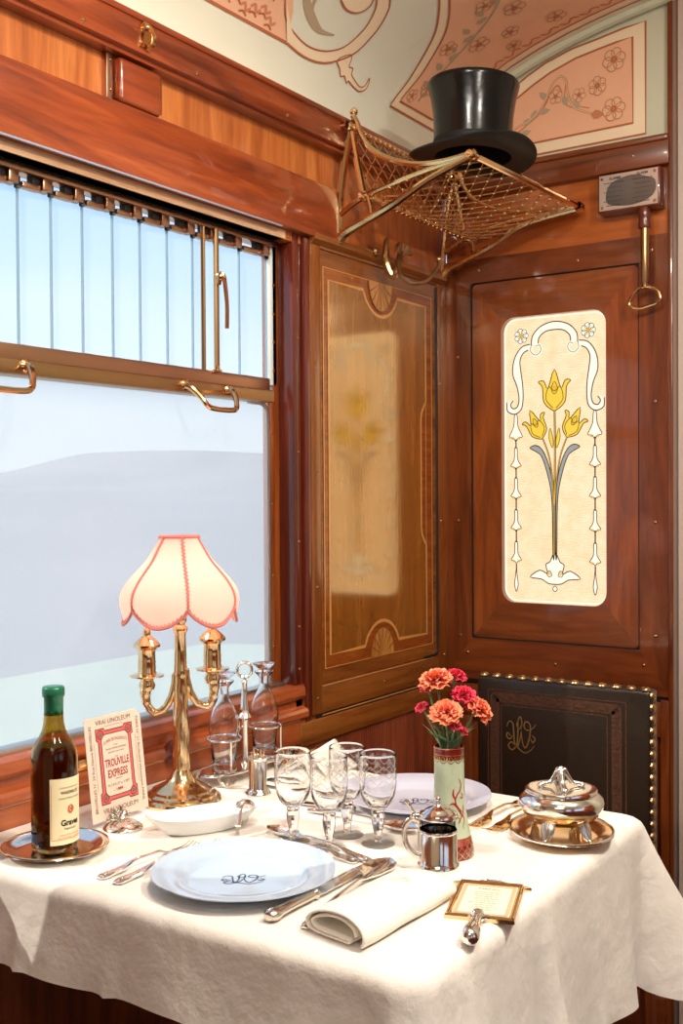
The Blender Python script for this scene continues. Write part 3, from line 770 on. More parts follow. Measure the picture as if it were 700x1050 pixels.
mb = MB(); mb.tube([(-.042, 1.620, 1.508), (-.042, 1.620, 1.792)], .0045, 8); mb.tube([(-.036, 1.652, 1.510), (-.036, 1.652, 1.79)], .0055, 10)
mb.build('louvre_rod', M['brass_old'], w1)
mb = MB(); mb.tube(catmull([(-.030, 1.652, 1.68), (-.022, 1.650, 1.70), (-.018, 1.656, 1.685), (-.018, 1.662, 1.64), (-.020, 1.664, 1.595)], 6), [.005]*12 + [.0042]*13, 8); mb.ball((-.026, 1.652, 1.695), .009)
mb.lathe([(.010, 0), (.010, .004), (.006, .006), (.006, .012)], 14, c=(-.036, 1.652, 1.510))
mb.build('louvre_crank', M['brass'], w1)
# jamb
j = st(MB().box(-.045, -.006, WR, 1.884, .866, 1.82, .002).build('trim_3', M['mahog_red']))
mb = MB(); mb.box(-.075, -.046, 1.846, 1.87, .87, 1.80); mb.build('rebate', M['mahog_z'], j)
mb = MB()
for z in (1.70, 1.60, 1.36, 1.17, .99, .90): mb.lathe([(.0035, 0), (.0025, .002), (0, .0025)], 10, 0, Matrix.Translation((-.006, 1.878, z)) @ Matrix.Rotation(pi/2, 4, 'Y'))
mb.build('screw', M['brass_old'], j)
st(MB().box(-.06, -.022, 1.880, 1.897, .80, 1.82).build('trim_4', M['darkgap']))
mb = MB(); mb.box(-.03, .002, 1.894, 1.914, .775, 1.815, .003); mb.build('jamb_post', M['mahog_red'], j)
mb = MB(); mb.box(-.03, -.004, 1.860, 1.894, .786, .866, .002); mb.build('jamb_foot', M['mahog_y'], j)

# marquetry panel between window and corner
YA, YZ = 1.914, YE-.002
mp = st(MB().box(-.02, -.002, YA, YZ, .74, 1.82).build('panel_marquetry', M['marq_stile']))
mp.name = 'wall_left_panel'
mb = MB(); mb.box(-.01, .003, YA, 1.950, .795, 1.806, .002); mb.box(-.01, .003, 2.470, YZ, .795, 1.806, .002)
mb.build('stile', M['marq_stile'], mp)
mb = MB(); mb.box(-.01, .0028, 1.950, 2.470, .795, .856, .002); mb.box(-.01, .0028, 1.950, 2.470, 1.800, 1.818, .002); mb.box(-.01, .006, YA-.05, YZ, .735, .786, .003)
mb.build('rail', M['marq_rail'], mp)
MB().prism([(-.01, 1.806), (.004, 1.806), (.016, 1.814), (.016, 1.826), (-.01, 1.826)], YA-.0, 2.50, lambda x, z, d: (x, d, z)).build('top_moulding', M['marq_rail'], mp, smooth=0)
MB().tube([XP(y, z, .001) for y, z in [(2.40, .858)] + [(2.448+.018*sin(a), .876-.018*cos(a)) for a in [pi/2*i/6 for i in range(7)]] + [(2.466, 1.2), (2.466, 1.5), (2.466, 1.795)]], .0042, 6).build('groove', M['darkgap'], mp)
MB().tube([XP(y, z, .003) for y, z in [(1.950, .8535), (2.44, .8535)]], .0016, 6).tube([XP(1.950, .7905, .003), XP(2.46, .7905, .003)], .0016, 6).build('moulding_bead', pbr('polished_bead', (176, 122, 70), .2), mp)
MB().box(-.01, .001, 1.93, YZ, .786, .796).build('shadow_groove', M['darkgap'], mp)
# inlay
MB().box(-.006, .0005, 1.953, 2.465, .859, 1.798).build('panel_field', M['marq_rail'], mp)
cy = 2.198
MB().prism([(1.962, .890), (2.440, .890), (2.440, 1.763), (1.962, 1.763)], 0, .0012, XP).build('crossband', M['band'], mp, smooth=0)
up = [(cy-.082*cos(a), 1.757-.082*sin(a)) for a in [pi*i/20 for i in range(21)]]
def outline():
    y0, y1, z0, z1 = 1.982, 2.410, .918, 1.737
    R = .080
    a0 = math.asin((1.765-z1)/R) if (1.765-z1) < R else 0
    p = [(y0, z1)]
    p += [(cy-R*cos(a), 1.765-R*sin(a)) for a in [a0+(pi-2*a0)*i/20 for i in range(21)]]
    p += [(y1, z1), (y1, 1.50), (2.400, 1.488), (2.388, 1.470), (2.385, 1.45), (2.385, 1.19), (2.388, 1.17), (2.400, 1.152), (y1, 1.14), (y1, z0)]
    p += [(cy+R*cos(a), .892+R*sin(a)) for a in [a0+(pi-2*a0)*i/20 for i in range(21)]]
    p += [(y0, z0)]
    return p
ol = outline()
f = MB().fill(ol, XP, 0, .0018); f.build('veneer_field', M['marq'], mp, smooth=0)
mb = MB(); mb.strip(ol, .0075, XP, 0, .0024, True)
mb.strip([(1.962, 1.763), (2.440, 1.763), (2.440, .890), (1.962, .890)], .004, XP, 0, .0022, True)
mb.strip([(2.410, 1.50), (2.410, 1.14)], .003, XP, 0, .0023)
mb.build('inlay_line', M['string'], mp, smooth=0)
mb = MB()
for zc, sg in ((1.763, -1), (.890, 1)):
    mb.fill([(cy+.052*cos(a), zc+sg*.066*sin(a)) for a in [pi*i/20 for i in range(21)]], XP, 0, .0026)
    for k in range(1, 8):
        a = pi*k/8; mb.strip([(cy+.010*cos(a), zc+sg*.012*sin(a)), (cy+.050*cos(a), zc+sg*.063*sin(a))], [.001, .004], XP, 1, .0032)
    mb.strip([(cy+.052*cos(a), zc+sg*.066*sin(a)) for a in [pi*i/20 for i in range(21)]], .003, XP, 1, .0034)
mb.build('fan_inlay', [M['fan'], pbr('fan_shading', (140, 84, 34), .25, coat=1.0)], mp, smooth=0)
mb = MB()
for y, z in ((1.932, 1.55), (1.934, 1.32), (1.932, 1.07), (1.932, .83), (2.205, .828), (2.50, .855), (2.486, 1.55), (2.486, 1.2)):
    mb.lathe([(.0035, 0), (.0025, .002), (0, .0025)], 10, 0, Matrix.Translation((.003, y, z)) @ Matrix.Rotation(pi/2, 4, 'Y'))
mb.build('screw', M['brass_old'], mp)
# ribbed wainscot under it
mb = MB()
n = 150
mb.grid(lambda u, v: (-.002+.0022*abs(sin(n*pi*u*.5)), YA-.06+(YE-YA+.06)*u, .74*v), 600, 2)
wn = st(mb.build('wall_left_wainscot', M['wainscot'], smooth=180))
st(MB().box(-.02, .012, YB, YE, 0, .10, .004).build('baseboard_left', M['mahog_y']))
st(MB().box(.012, .575, YE-.034, YE-.02, 0, .10, .004).build('baseboard_end', M['mahog_deep_x']))

# ------------------------------------------------------------------ outside
mb = MB()
def hz(y):
    t = min(1, max(0, (y-70)/38)); t = t*t*(3-2*t)
    return 2.4 + 4.6*t + .25*sin(y*.09) + .12*sin(y*.27)
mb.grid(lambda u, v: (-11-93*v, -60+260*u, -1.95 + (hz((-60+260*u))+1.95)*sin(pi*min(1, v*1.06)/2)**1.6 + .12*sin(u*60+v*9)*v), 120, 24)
hl = tag(mb.build('hill', M['hill'], smooth=180), 'low blue-grey hill range with painted-in haze beyond the train window', 'hill')
st(MB().grid(lambda u, v: (-.6-13.5*u, -30+100*v, -1.9+.05*sin(u*9)*cos(v*43)), 40, 40).build('ground', M['field'], smooth=180))
# ================================================================== FITTINGS ON THE WALLS
# wooden box on the frieze
t = thing('cover_box', 'small rounded mahogany box mounted on the frieze above the window', 'box', (-.008, 1.39, 1.978))
MB().box(-.012, .017, 1.345, 1.450, 1.938, 2.014, .009, seg=4).build('body', M['mahog_y'], t)
MB().box(-.010, .004, 1.326, 1.342, 1.940, 2.018, .002).build('side_plate', M['copper_brass'], t)
for z in (1.955, 2.005): MB().ball((.004, 1.334, z), .0028).build('screw', M['brass'], t)
MB().box(-.010, .012, 1.4485, 1.452, 1.944, 2.008, .001).build('hinge_strip', M['copper_brass'], t)
# catch on the cornice
t = thing('cornice_hook', 'small brass swivel hook screwed to the cornice above the wooden box', 'hook', (.030, 1.39, 2.058))
mb = MB(); mb.prism([(1.378, 2.036), (1.398, 2.032), (1.408, 2.046), (1.404, 2.074), (1.388, 2.084), (1.376, 2.070)], .026, .034, XP); mb.build('plate', M['brass'], t, smooth=20)
mb = MB(); mb.tube(catmull([(.034, 1.390, 2.074), (.044, 1.391, 2.066), (.050, 1.393, 2.052), (.046, 1.394, 2.040), (.038, 1.394, 2.042)], 5), .0045, 8); mb.ball((.036, 1.390, 2.070), .008); mb.build('hook_arm', M['brass'], t)
mb = MB()
for y, z in ((1.25, 2.036), (1.525, 2.038), (1.801, 2.038)):
    mb.lathe([(.0045, 0), (.0035, .002), (0, .003)], 10, 0, Matrix.Translation((.030, y, z)) @ Matrix.Rotation(pi/2, 4, 'Y'))
mb.build('screw', M['brass'], wl)

# luggage net rack
RK = thing('luggage_rack', 'polished brass luggage rack with netting fixed high in the corner', 'rack', (0, 2.25, 1.83))
def rack_side(y, far):
    mb = MB()
    s = 1 if not far else -1
    xf, zf = (.380, 1.946) if far else (.338, 1.958)
    # wall foot, inner strut, lower strut, curved top arm
    mb.tube(catmull([(.012, y, 1.820), (.010, y, 1.85), (.012, y, 1.885), (.026, y, 1.99), (.044, y, 2.066)], 6), [.009]*12+[.008]*13, 8)
    mb.tube([(.014, y, 1.882), (.045, y, 1.900), (.078, y, 1.914)], .0065, 8)
    mb.tube([(.046, y, 2.064), (.060, y, 1.99), (.077, y, 1.914)], .0075, 8)
    mb.tube(catmull([(.008, y, 1.824), (.03, y, 1.842), (.08, y, 1.860), (.15, y, 1.885), (.24, y, 1.925), (xf-.004, y, zf-.004)], 6), [.0115-.005*i/30 for i in range(31)], 8)
    mb.tube([(.096, y, 1.864), (.094, y, 1.888), (.086, y, 1.914)], .0055, 8)
    mb.tube([(.08, y, 1.915), (.20, y, 1.938), (xf-.004, y, zf)], .006, 8)
    mb.tube(catmull([(.050, y, 2.092), (.060, y, 2.075), (.072, y, 2.045), (.098, y, 2.010), (.151, y, 1.978), (.210, y, 1.960), (.275, y, 1.955), (xf-.004, y, zf+.002)], 6), .0068, 8)
    mb.build('bracket', M['gold'], RK)
    MB().lathe([(.006, 0), (.006, .012), (.009, .016), (.009, .022), (.005, .026), (0, .027)], 14, c=(.052, y, 2.082)).build('finial', M['gold'], RK)
    T = lambda p: Matrix.Translation(p) @ Matrix.Rotation(pi/2*s, 4, 'X')
    for p, r in (((.046, y+.012*s, 2.066), .012), ((.077, y+.012*s, 1.914), .0115), ((xf, y+.012*s, zf), .0115)):
        MB().lathe([(r*.8, -.004), (r, .0), (r, .016), (r*.75, .020), (r*.6, .026), (0, .0275)], 14, 0, T(p)).build('knob', M['gold'], RK)
    mb = MB(); mb.lathe([(.014, 0), (.016, .004), (.013, .008), (.010, .010), (.010, .040)], 16, 0, Matrix.Translation((.004, y-.012*s, 2.070)) @ Matrix.Rotation(pi/2, 4, 'Y'))
    mb.build('wall_mount', M['brass'], RK)
    MB().box(-.004, .006, y-.012, y+.012, 1.812, 1.835, .002).build('wall_foot', M['brass'], RK)
rack_side(2.012, False); rack_side(2.488, True)
mb = MB(); mb.tube([(.337, 1.998, 1.958), (.381, 2.502, 1.946)], .0072, 10); mb.build('front_rod', M['gold'], RK)
for nm, x, z in (('top_rod', .046, 2.066), ('lower_rod', .078, 1.914)):
    mb = MB(); mb.tube([(x, 2.01, z), (x, 2.49, z)], .0052, 8)
    for k in range(22):                        # the net's lashings round the rod
        y = 2.03+.46*k/22+.008
        mb.lathe([(.0052, 0), (.0075, .002), (.0075, .011), (.0052, .013)], 8, 0, Matrix.Translation((x, y, z)) @ Matrix.Rotation(-pi/2, 4, 'X'))
    mb.build(nm, M['gold'], RK)
NP = catmull([(.046, 2.064), (.055, 2.01), (.066, 1.955), (.080, 1.912), (.14, 1.906), (.22, 1.922), (.29, 1.940), (.340, 1.954)], 10)
NL = [0]
for a, b in zip(NP[:-1], NP[1:]): NL.append(NL[-1]+hypot(b[0]-a[0], b[1]-a[1]))
def net(y, l):
    l = min(max(l, 0), NL[-1])
    for i in range(len(NL)-1):
        if NL[i+1] >= l: break
    t_ = (l-NL[i])/(NL[i+1]-NL[i])
    sag = .010*sin(pi*(y-2.012)/.476)*(1 if l > .16 else .2)*sin(pi*min(1, max(0, (l-.15)/(NL[-1]-.15))))
    wd = 1 + .12*max(0, (y-2.012)/.476)*min(1, l/NL[-1]*1.6)
    return ((NP[i][0]+t_*(NP[i+1][0]-NP[i][0]))*wd, y, NP[i][1]+t_*(NP[i+1][1]-NP[i][1])-sag)
mb = MB(); kb = mb
ny = 11; nl = 10; dy = .476/ny; dl = NL[-1]/nl
for i in range(-nl, ny+1):
    for sg in (1, -1):
        pts = []
        for k in range(nl*2+1):
            l = k*dl/2; y = i*dy + (l/dl*dy if sg > 0 else (nl*dy - l/dl*dy))
            if -1e-6 <= y <= .476+1e-6: pts.append(net(2.012+y, l))
        if len(pts) > 1: mb.tube(pts, .0015, 4)
for i in range(2*ny+1):
    for k in range(2*nl+1):
        if (i+k) % 2 == (nl % 2) * 0 and 0 < k < 2*nl: kb.ball(net(2.012+i*dy/2, k*dl/2), .0036, 1, 6)
mb.build('net', [pbr('golden_cord', (206, 150, 92), .4, .6), M['gold']], RK)

# coat hook below the rack
t = thing('coat_hook', 'ornate brass double coat hook on the wall rail below the luggage rack', 'hook', (.006, 2.155, 1.823))
mb = MB(); mb.lathe([(.014, 0), (.016, .004), (.012, .010), (.007, .014), (.007, .020), (.011, .024), (.008, .030), (0, .031)], 16, 0, Matrix.Translation((-.002, 2.150, 1.826)) @ Matrix.Rotation(pi/2, 4, 'Y')); mb.build('rosette', M['brass_old'], t)
mb = MB(); mb.tube(catmull([(.030, 2.186, 1.862), (.032, 2.176, 1.845), (.036, 2.168, 1.815), (.042, 2.168, 1.788), (.052, 2.172, 1.772), (.062, 2.176, 1.785), (.061, 2.186, 1.812), (.060, 2.196, 1.830)], 6), [.006+.004*sin(pi*i/42) for i in range(43)], 8, flat=.8)
mb.build('hook_stem', M['brass_old'], t)
mb = MB()
for k in range(9):
    a = radians(-84+21*k); mb.tube(catmull([(.060, 2.200, 1.822), (.062, 2.202+.018*sin(a), 1.828+.010*cos(a)), (.064, 2.203+.036*sin(a), 1.830+.020*cos(a))], 5), [.002, .003, .0035, .004, .0045, .005, .0055, .006, .0065, .0065, .005], 6)
mb.build('shell', M['brass_old'], t)
mb = MB(); mb.tube(catmull([(.060, 2.196, 1.822), (.064, 2.178, 1.796), (.078, 2.168, 1.766), (.100, 2.184, 1.750), (.120, 2.212, 1.760), (.130, 2.240, 1.790), (.130, 2.249, 1.808)], 8), [.0055-.001*i/48 for i in range(49)], 8); mb.ball((.130, 2.250, 1.812), .0080); mb.build('hook_arm', M['brass_old'], t)

# top hat on the rack
HC = (.272, 2.145, 1.996)
t = thing('top_hat', 'black silk top hat resting in the brass luggage rack', 'hat', HC)
t.rotation_euler = (radians(-1), radians(.5), 0)
hp = [(.086, .0), (.085, .02), (.0845, .05), (.0865, .088), (.0915, .122), (.0975, .147), (.099, .1535), (.0975, .1575), (.088, .1595), (.05, .1605), (0, .1605)]
mb = MB(); mb.lathe(hp, 48, rfun=lambda q, z: 1.0+.05*cos(2*(q-1.3)))
mb.build('crown', M['silk'], t, smooth=50, world=False)
def brim(th, r, dz):
    c = 1.0+.05*cos(2*(th-1.3))
    k = (r-.085)/.052
    curl = .020*max(0, k)**2*(.55+.45*(-cos(2*(th-1.3)))) - .008*max(0, k)*(.5+.5*cos(2*(th-1.3)))
    return (r*c*cos(th), r*c*sin(th), curl+dz)
sec = [(.083, .003), (.10, .003), (.118, .0032), (.130, .004), (.1355, .0035), (.1375, 0), (.1355, -.0028), (.128, -.002), (.118, -.001), (.10, -.0005), (.083, -.0005)]
mb = MB(); mb.grid(lambda u, v: brim(2*pi*u, *sec[round(v*10)]), 56, 11, closeu=True); mb.build('brim', M['silk_under'], t, smooth=60, world=False)
mb = MB(); mb.lathe([(.0862, .003), (.0866, .006), (.0862, .032), (.0855, .034)], 48, rfun=lambda q, z: 1.0+.05*cos(2*(q-1.3))); mb.build('hatband', M['hatband'], t, world=False)
mb = MB(); mb.lathe([(.082, .0), (.081, .05), (.082, .13), (0, .135)], 40, rfun=lambda q, z: 1.0+.05*cos(2*(q-1.3))); mb.build('lining', M['silk_under'], t, world=False)

# alarm box with its pull
t = thing('alarm_pull', 'wooden emergency alarm box with brass plate and hanging brass pull ring', 'alarm', (.50, YE-.03, 1.97))
MB().box(.424, .572, YE-.052, YE-.006, 1.922, 2.012, .004).build('box', M['mahog_red'], t)
def AP(x, z, d): return (x, YE-.0525-d, z)
mb = MB(); mb.prism([(.429, 1.927), (.567, 1.927), (.567, 2.008), (.429, 2.008)], 0, .0012, AP)
pl = mb.build('plate', M['tarnish'], t, smooth=0)
mb = MB()
blot = catmull([(.445, 1.960), (.450, 1.942), (.475, 1.934), (.51, 1.932), (.545, 1.940), (.562, 1.958), (.560, 1.982), (.540, 1.992), (.515, 2.000), (.485, 1.998), (.455, 1.986)], 6, True)
mb.fill(blot, AP, 0, .0018)
mb.text('ALARME', .0085, AP, .467, 1.9985, .028, 1, .0024, .02); mb.text('ALARM', .0085, AP, .531, 2.0005, .026, 1, .0024, .02)
random.seed(5)
for cx_ in (.464, .532):
    for k in range(6):
        z = 1.989-.0105*k; w = .048 if k % 2 == 0 else .034
        x = cx_-w/2
        while x < cx_+w/2:
            l = random.uniform(.003, .008); mb.strip([(x, z), (min(x+l, cx_+w/2), z)], .0016, AP, 1 if k in (0, 5) or cx_ > .5 and k < 2 else 2, .0024); x += l+.0018
mb.build('engraving', [M['tarnish_dark'], M['ink'], pbr('faded_engraving', (92, 86, 84), .4, .5)], pl, smooth=0)
for x, z in ((.436, 1.934), (.560, 1.934), (.436, 2.001), (.560, 2.001)):
    MB().lathe([(.004, 0), (.003, .002), (0, .0028)], 10, 0, Matrix.Translation(AP(x, z, .001)) @ Matrix.Rotation(pi/2, 4, 'X')).build('screw', M['brass_old'], t)
hx, hy = .533, YE-.042
mb = MB(); mb.lathe([(0, 1.876), (.014, 1.876), (.0155, 1.880), (.0145, 1.890), (.0135, 1.899), (.015, 1.903), (.0145, 1.914), (.012, 1.923), (0, 1.923)], 20, c=(hx, hy, 0)); mb.build('collar', M['mahog_red'], t)
mb = MB(); mb.lathe([(0, 1.742), (.0065, 1.742), (.0065, 1.752), (.0088, 1.757), (.0092, 1.82), (.0098, 1.880)], 20, c=(hx, hy, 0)); mb.build('tube', M['brass_old'], t)
mb = MB()
ring = [(-.030, 1.698), (-.036, 1.707), (-.030, 1.722), (-.014, 1.737), (.0, 1.742), (.016, 1.739), (.032, 1.727), (.036, 1.712), (.030, 1.703), (.012, 1.698), (-.01, 1.694)]
mb.tube(catmull([(hx+x, hy-.002, z) for x, z in ring], 5, True), .0042, 8, closed=True); mb.build('ring_handle', M['brass'], t)

# ================================================================== CHAIR
CY = 2.2
t = thing('dining_chair', 'dark tooled leather dining chair with brass studs behind the table', 'chair', (.44, 2.0, 0))
cx0, cx1, cz0, cz1 = .246, .642, .47, .866
def CP(x, z, d): return (x, CY-d, z)
lb = MB().box(cx0, cx1, CY, CY+.045, cz0, cz1, .012, seg=3).build('backrest', M['leather'], t)
mb = MB()
for r_, w in (((cx0+.030, cx1-.052, cz0+.03, cz1-.030), .003), ((cx0+.062, cx1-.092, cz0+.06, cz1-.062), .003)):
    mb.strip(rrect(*r_, .004), w, CP, 0, .0008, True)
mb.strip(rrect(cx0+.046, cx1-.072, cz0+.045, cz1-.046, .004), .022, CP, 0, .0006, True)
random.seed(11)
x0, x1, z0, z1 = cx0+.046, cx1-.072, cz0+.045, cz1-.046
per = [(x0+(x1-x0)*i/24, z1) for i in range(25)] + [(x1, z1-(z1-z0)*i/24) for i in range(25)] + [(x0, z1-(z1-z0)*i/24) for i in range(25)]
for k, (x, z) in enumerate(per):
    a = k*1.3
    mb.strip(catmull([(x+.006*cos(a), z+.006*sin(a)), (x+.003*cos(a+2), z+.007*sin(a+2)), (x+.006*cos(a+4), z+.006*sin(a+4))], 4), .002, CP, 0, .0016)
mb.build('tooled_border', M['leather_tool'], lb, smooth=0)
mb = MB(); monogram(mb, CP, .356, .742, .036, .044, .0020, 0, .0016); mb.build('gilt_monogram', M['gilt_ink'], lb, smooth=0)
def nail(p, rot):
    return MB().lathe([(.0105, -.001), (.0098, .0025), (.0066, .0055), (0, .0068)], 10, 0, Matrix.Translation(p) @ rot).build('nail', M['brass_old'], t)
for k in range(13): nail((cx0+.016+k*(cx1-cx0-.03)/12, CY+.010, cz1-.001), Matrix.Identity(4))
for k in range(16): nail((cx1-.001, CY+.012, cz1-.014-k*.024), Matrix.Rotation(pi/2, 4, 'Y'))
mb = MB(); mb.box(cx0+.004, cx1-.004, CY+.03, CY+.052, cz0-.02, cz1-.006, .004); mb.build('back_frame', M['mahog_deep_z'], t)
mb = MB(); mb.box(cx0-.01, cx1+.01, 1.80, CY+.02, .42, .478, .018, seg=4); mb.build('seat', M['leather'], t)
mb = MB(); mb.box(cx0, cx1, 1.81, CY+.02, .37, .425, .004); mb.build('seat_frame', M['mahog_deep_x'], t)
for x in (cx0+.02, cx1-.02):
    MB().lathe([(.012, 0), (.016, .03), (.014, .12), (.020, .30), (.022, .37)], 12, c=(x, 1.835, 0)).build('leg', M['mahog_deep_z'], t)
    mb = MB(); mb.tube([(x, CY+.06, 0), (x, CY+.035, .25), (x, CY+.035, .50)], .017, 8); mb.build('leg', M['mahog_deep_z'], t)

# ================================================================== TABLE AND CLOTH
TZ = .76
TX, TY0, TY1, TR = .793, .985, 1.695, .035
t = thing('dining_table', 'wall-fixed wooden dining table hidden beneath the white tablecloth', 'table', (.39, 1.34, 0))
MB().box(.012, TX-.012, TY0+.012, TY1-.012, TZ-.036, TZ-.008, .006).build('table_top', M['mahog_y'], t)
MB().tube([(.03, 1.33, .12), (.30, 1.33, .45), (.55, 1.33, .724)], .014, 10).build('brace', M['brass'], t)
MB().tube([(.50, 1.00, .664), (.50, 1.66, .664)], .009, 10).build('rail', M['brass'], t)
for y in (1.03, 1.60): MB().box(.05, .55, y, y+.04, .65, .724, .003).build('bearer', M['mahog_x'], t)

# cloth: flat top then a skirt that follows the table edge
def edge_path():
    P = []            # (x, y, nx, ny, corner weight, tag length)
    n = 56
    for i in range(n): P.append((.006+(TX-TR-.006)*i/n, TY0, 0, -1, 0.0, 'f', i/n))
    for i in range(14):
        a = -pi/2+pi/2*i/14; P.append((TX-TR+TR*cos(a), TY0+TR+TR*sin(a), cos(a), sin(a), sin(2*(a+pi/2)), 'n', i/14))
    n = 52
    for i in range(n): P.append((TX, TY0+TR+(TY1-TY0-2*TR)*i/n, 1, 0, 0.0, 'r', i/n))
    for i in range(16):
        a = pi/2*i/16; P.append((TX-TR+TR*cos(a), TY1-TR+TR*sin(a), cos(a), sin(a), sin(2*a), 'c', i/16))
    n = 40
    for i in range(n+1): P.append((TX-TR-(TX-TR-.006)*i/n, TY1, 0, 1, 0.0, 'b', i/n))
    return P
EPH = edge_path()
def g_(x, c, w): return math.exp(-((x-c)/w)**2)
NS = 22
def skirt(i, s):
    x, y, nx, ny, cw, sd, t_ = EPH[i]
    if sd == 'f':
        h = .118+.010*sin(t_*5); o = .006+.012*s
        o += .010*s*g_(t_, .46, .015) - .003*s*g_(t_, .44, .01)
        o += .008*s*g_(t_, .245, .012)-.004*s*g_(t_, .225, .012)
        o += s*(.006*sin(t_*9+.6)+.004*sin(t_*23)) + .05*s*s*g_(t_, 1.03, .16)
        h += .13*max(0, (t_-.62)/.38)**1.6
    elif sd == 'n':
        h = .248+.05*cw; o = .018*s+.010+.075*s**1.3*(.35+.65*cw)
        o += .03*s*s*sin(t_*12)
    elif sd == 'r':
        h = .262+.012*sin(t_*7); o = .008+.016*s
        o += s*(.020*g_(t_, .10, .05)-.016*g_(t_, .20, .04)+.036*g_(t_, .44, .022)-.022*g_(t_, .38, .03)+.010*g_(t_, .70, .02)+.006*sin(t_*17)+.010*sin(t_*6+1)) + .05*s*s*g_(t_, -.03, .10)
        o -= .030*s**.8*g_(t_, .97, .055)
    elif sd == 'c':
        h = .265+.035*cw; o = .008+.012*s-.030*s**.8*g_(t_, -.05, .22)+.16*s**.55*g_(t_, .50, .28)
    else:
        h = .262; o = .008+.02*s+.05*s*g_(t_, .03, .06)+.010*s*sin(t_*20)
    rr = .016                                # round over the edge
    a = min(1.0, s*h/(rr*1.5))
    out = rr*sin(a*pi/2) - rr + .006 + o*s**.6 if True else 0
    z = TZ - rr*(1-cos(a*pi/2)) - max(0, s*h-rr*1.5)
    return (x+nx*out, y+ny*out, z)
def cloth_top(x, y): return TZ
mb = MB()
ne = len(EPH)
rows = [[skirt(i, (j/(NS-1))**1.5) for i in range(ne)] for j in range(NS)]
inner = [[(EPH[i][0]-EPH[i][2]*.014, EPH[i][1]-EPH[i][3]*.014, TZ) for i in range(ne)]]
rows = inner + rows
vs = [p for r_ in rows for p in r_]
fs = [(j*ne+i, j*ne+i+1, (j+1)*ne+i+1, (j+1)*ne+i) for j in range(len(rows)-1) for i in range(ne-1)]
mb.add(vs, fs)
mb.add([(p[0], p[1], TZ) for p in rows[0]], [tuple(range(ne))])
bmx = None
cl = mb.build('tablecloth', M['cloth'], smooth=180)
bm = bmesh.new(); bm.from_mesh(cl.data); bmesh.ops.remove_doubles(bm, verts=list(bm.verts), dist=.0004); bmesh.ops.recalc_face_normals(bm, faces=list(bm.faces)); bm.to_mesh(cl.data); bm.free()
tag(cl, 'white linen tablecloth draped over the dining table by the window', 'tablecloth')
# ================================================================== ON THE TABLE
def LP_(x, y, d): return (x, y, d)

# ---- plates
def plate(name, label, loc, r, mat, rz, mono=True, wav=8):
    t = thing(name, label, 'plate', loc, rz, 'monogrammed porcelain plates')
    wf = lambda q, z: 1 + (.012*abs(sin(q*wav/2))**.6 - .006)*max(0, min(1, (z-.004)/.012))
    pr = [(0, .0035), (r*.58, .0035), (r*.64, .0055), (r*.68, .011), (r*.72, .0145), (r*.85, .0172), (r*.97, .0195), (r, .0198), (r*1.002, .0182), (r*.97, .0168), (r*.72, .0105), (r*.66, .004), (r*.62, 0), (r*.56, 0), (r*.55, .0015), (0, .0015)]
    mb = MB(); mb.lathe(pr, 96, rfun=wf); b = mb.build('dish', mat, t, smooth=50, world=False)
    mb = MB(); monogram(mb, LP_, 0, 0, .030, .021, .0016, 0, .0038); mb.build('monogram', M['navy'], t, smooth=0, world=False)
    return t
plate('dinner_plate', 'bluish white porcelain dinner plate with script monogram at the front table edge', (.452, 1.122, TZ), .121, M['porcelain'], radians(36))
plate('dinner_plate', 'pale lilac white dinner plate with script monogram behind the wine glasses', (.462, 1.562, TZ), .121, M['porcelain2'], radians(34))

# ---- silver coaster with the wine bottle
t = thing('bottle_coaster', 'shallow silver coaster tray under the green capped wine bottle', 'tray', (.146, 1.072, TZ))
mb = MB()
R_ = .075
mb.lathe([(0, .003), (.050, .003), (.056, .004), (.062, .008), (.070, .0115), (R_, .012), (R_+.001, .0105), (.068, .008), (.058, .002), (.052, 0), (0, 0)], 64)
for a in (-.2,):
    mb.grid(lambda u, v: ((R_-.003+.012*v*sin(pi*u))*cos(a-.28+.56*u), (R_-.003+.012*v*sin(pi*u))*sin(a-.28+.56*u), .0115), 12, 3)
mb.build('dish', M['silver'], t, smooth=40, world=False)
mb = MB(); mb.tube([((R_-.001)*cos(2*pi*i/64), (R_-.001)*sin(2*pi*i/64), .012) for i in range(64)], .0016, 6, closed=True); mb.build('rim', M['gold'], t, world=False)

B = (.141, 1.076, TZ+.0032)
t = thing('wine_bottle', 'dark amber wine bottle with green foil cap and cream label', 'bottle', B, radians(0))
bp_ = [(0, .004), (.020, .003), (.028, 0), (.0315, .002), (.033, .007), (.0332, .05), (.0334, .10), (.0332, .132), (.0315, .142), (.027, .153), (.021, .162), (.0165, .172), (.0145, .182), (.0135, .20), (.0132, .218), (.0150, .220), (.0152, .229), (.0130, .231)]
mb = MB(); mb.lathe(bp_ + [(.0098, .231), (.0105, .20), (.012, .180), (.018, .163), (.0285, .144), (.0308, .132), (.031, .06), (.031, .010), (.027, .006), (0, .008)], 48); mb.build('glass', M['bottle'], t, smooth=50, world=False)
mb = MB(); mb.lathe([(0, .0082), (.0268, .0064), (.0307, .0104), (.0307, .131), (.028, .1425), (.024, .149), (0, .149)], 40); mb.build('wine', M['wine'], t, smooth=50, world=False)
mb = MB(); mb.lathe([(.0136, .193), (.0138, .218), (.0156, .2195), (.0161, .224), (.0160, .2305), (.0145, .2335), (.008, .2342), (0, .2338)], 32, rfun=lambda q, z: 1+.012*sin(q*7+z*300)*(1 if z < .22 else .4)); mb.build('foil_capsule', M['capsule'], t, smooth=60, world=False)
LA = atan2(-1.108, 1.364-.104)+radians(40)            # label turned to the right of the viewer
def CYL(u, v, d): a = LA + u/.0336; return ((.0337+d)*cos(a), (.0337+d)*sin(a), v)
lw = .060
mb = MB(); mb.grid(lambda u, v: CYL(-lw/2+lw*u, .013+.094*v, .0004), 20, 3)
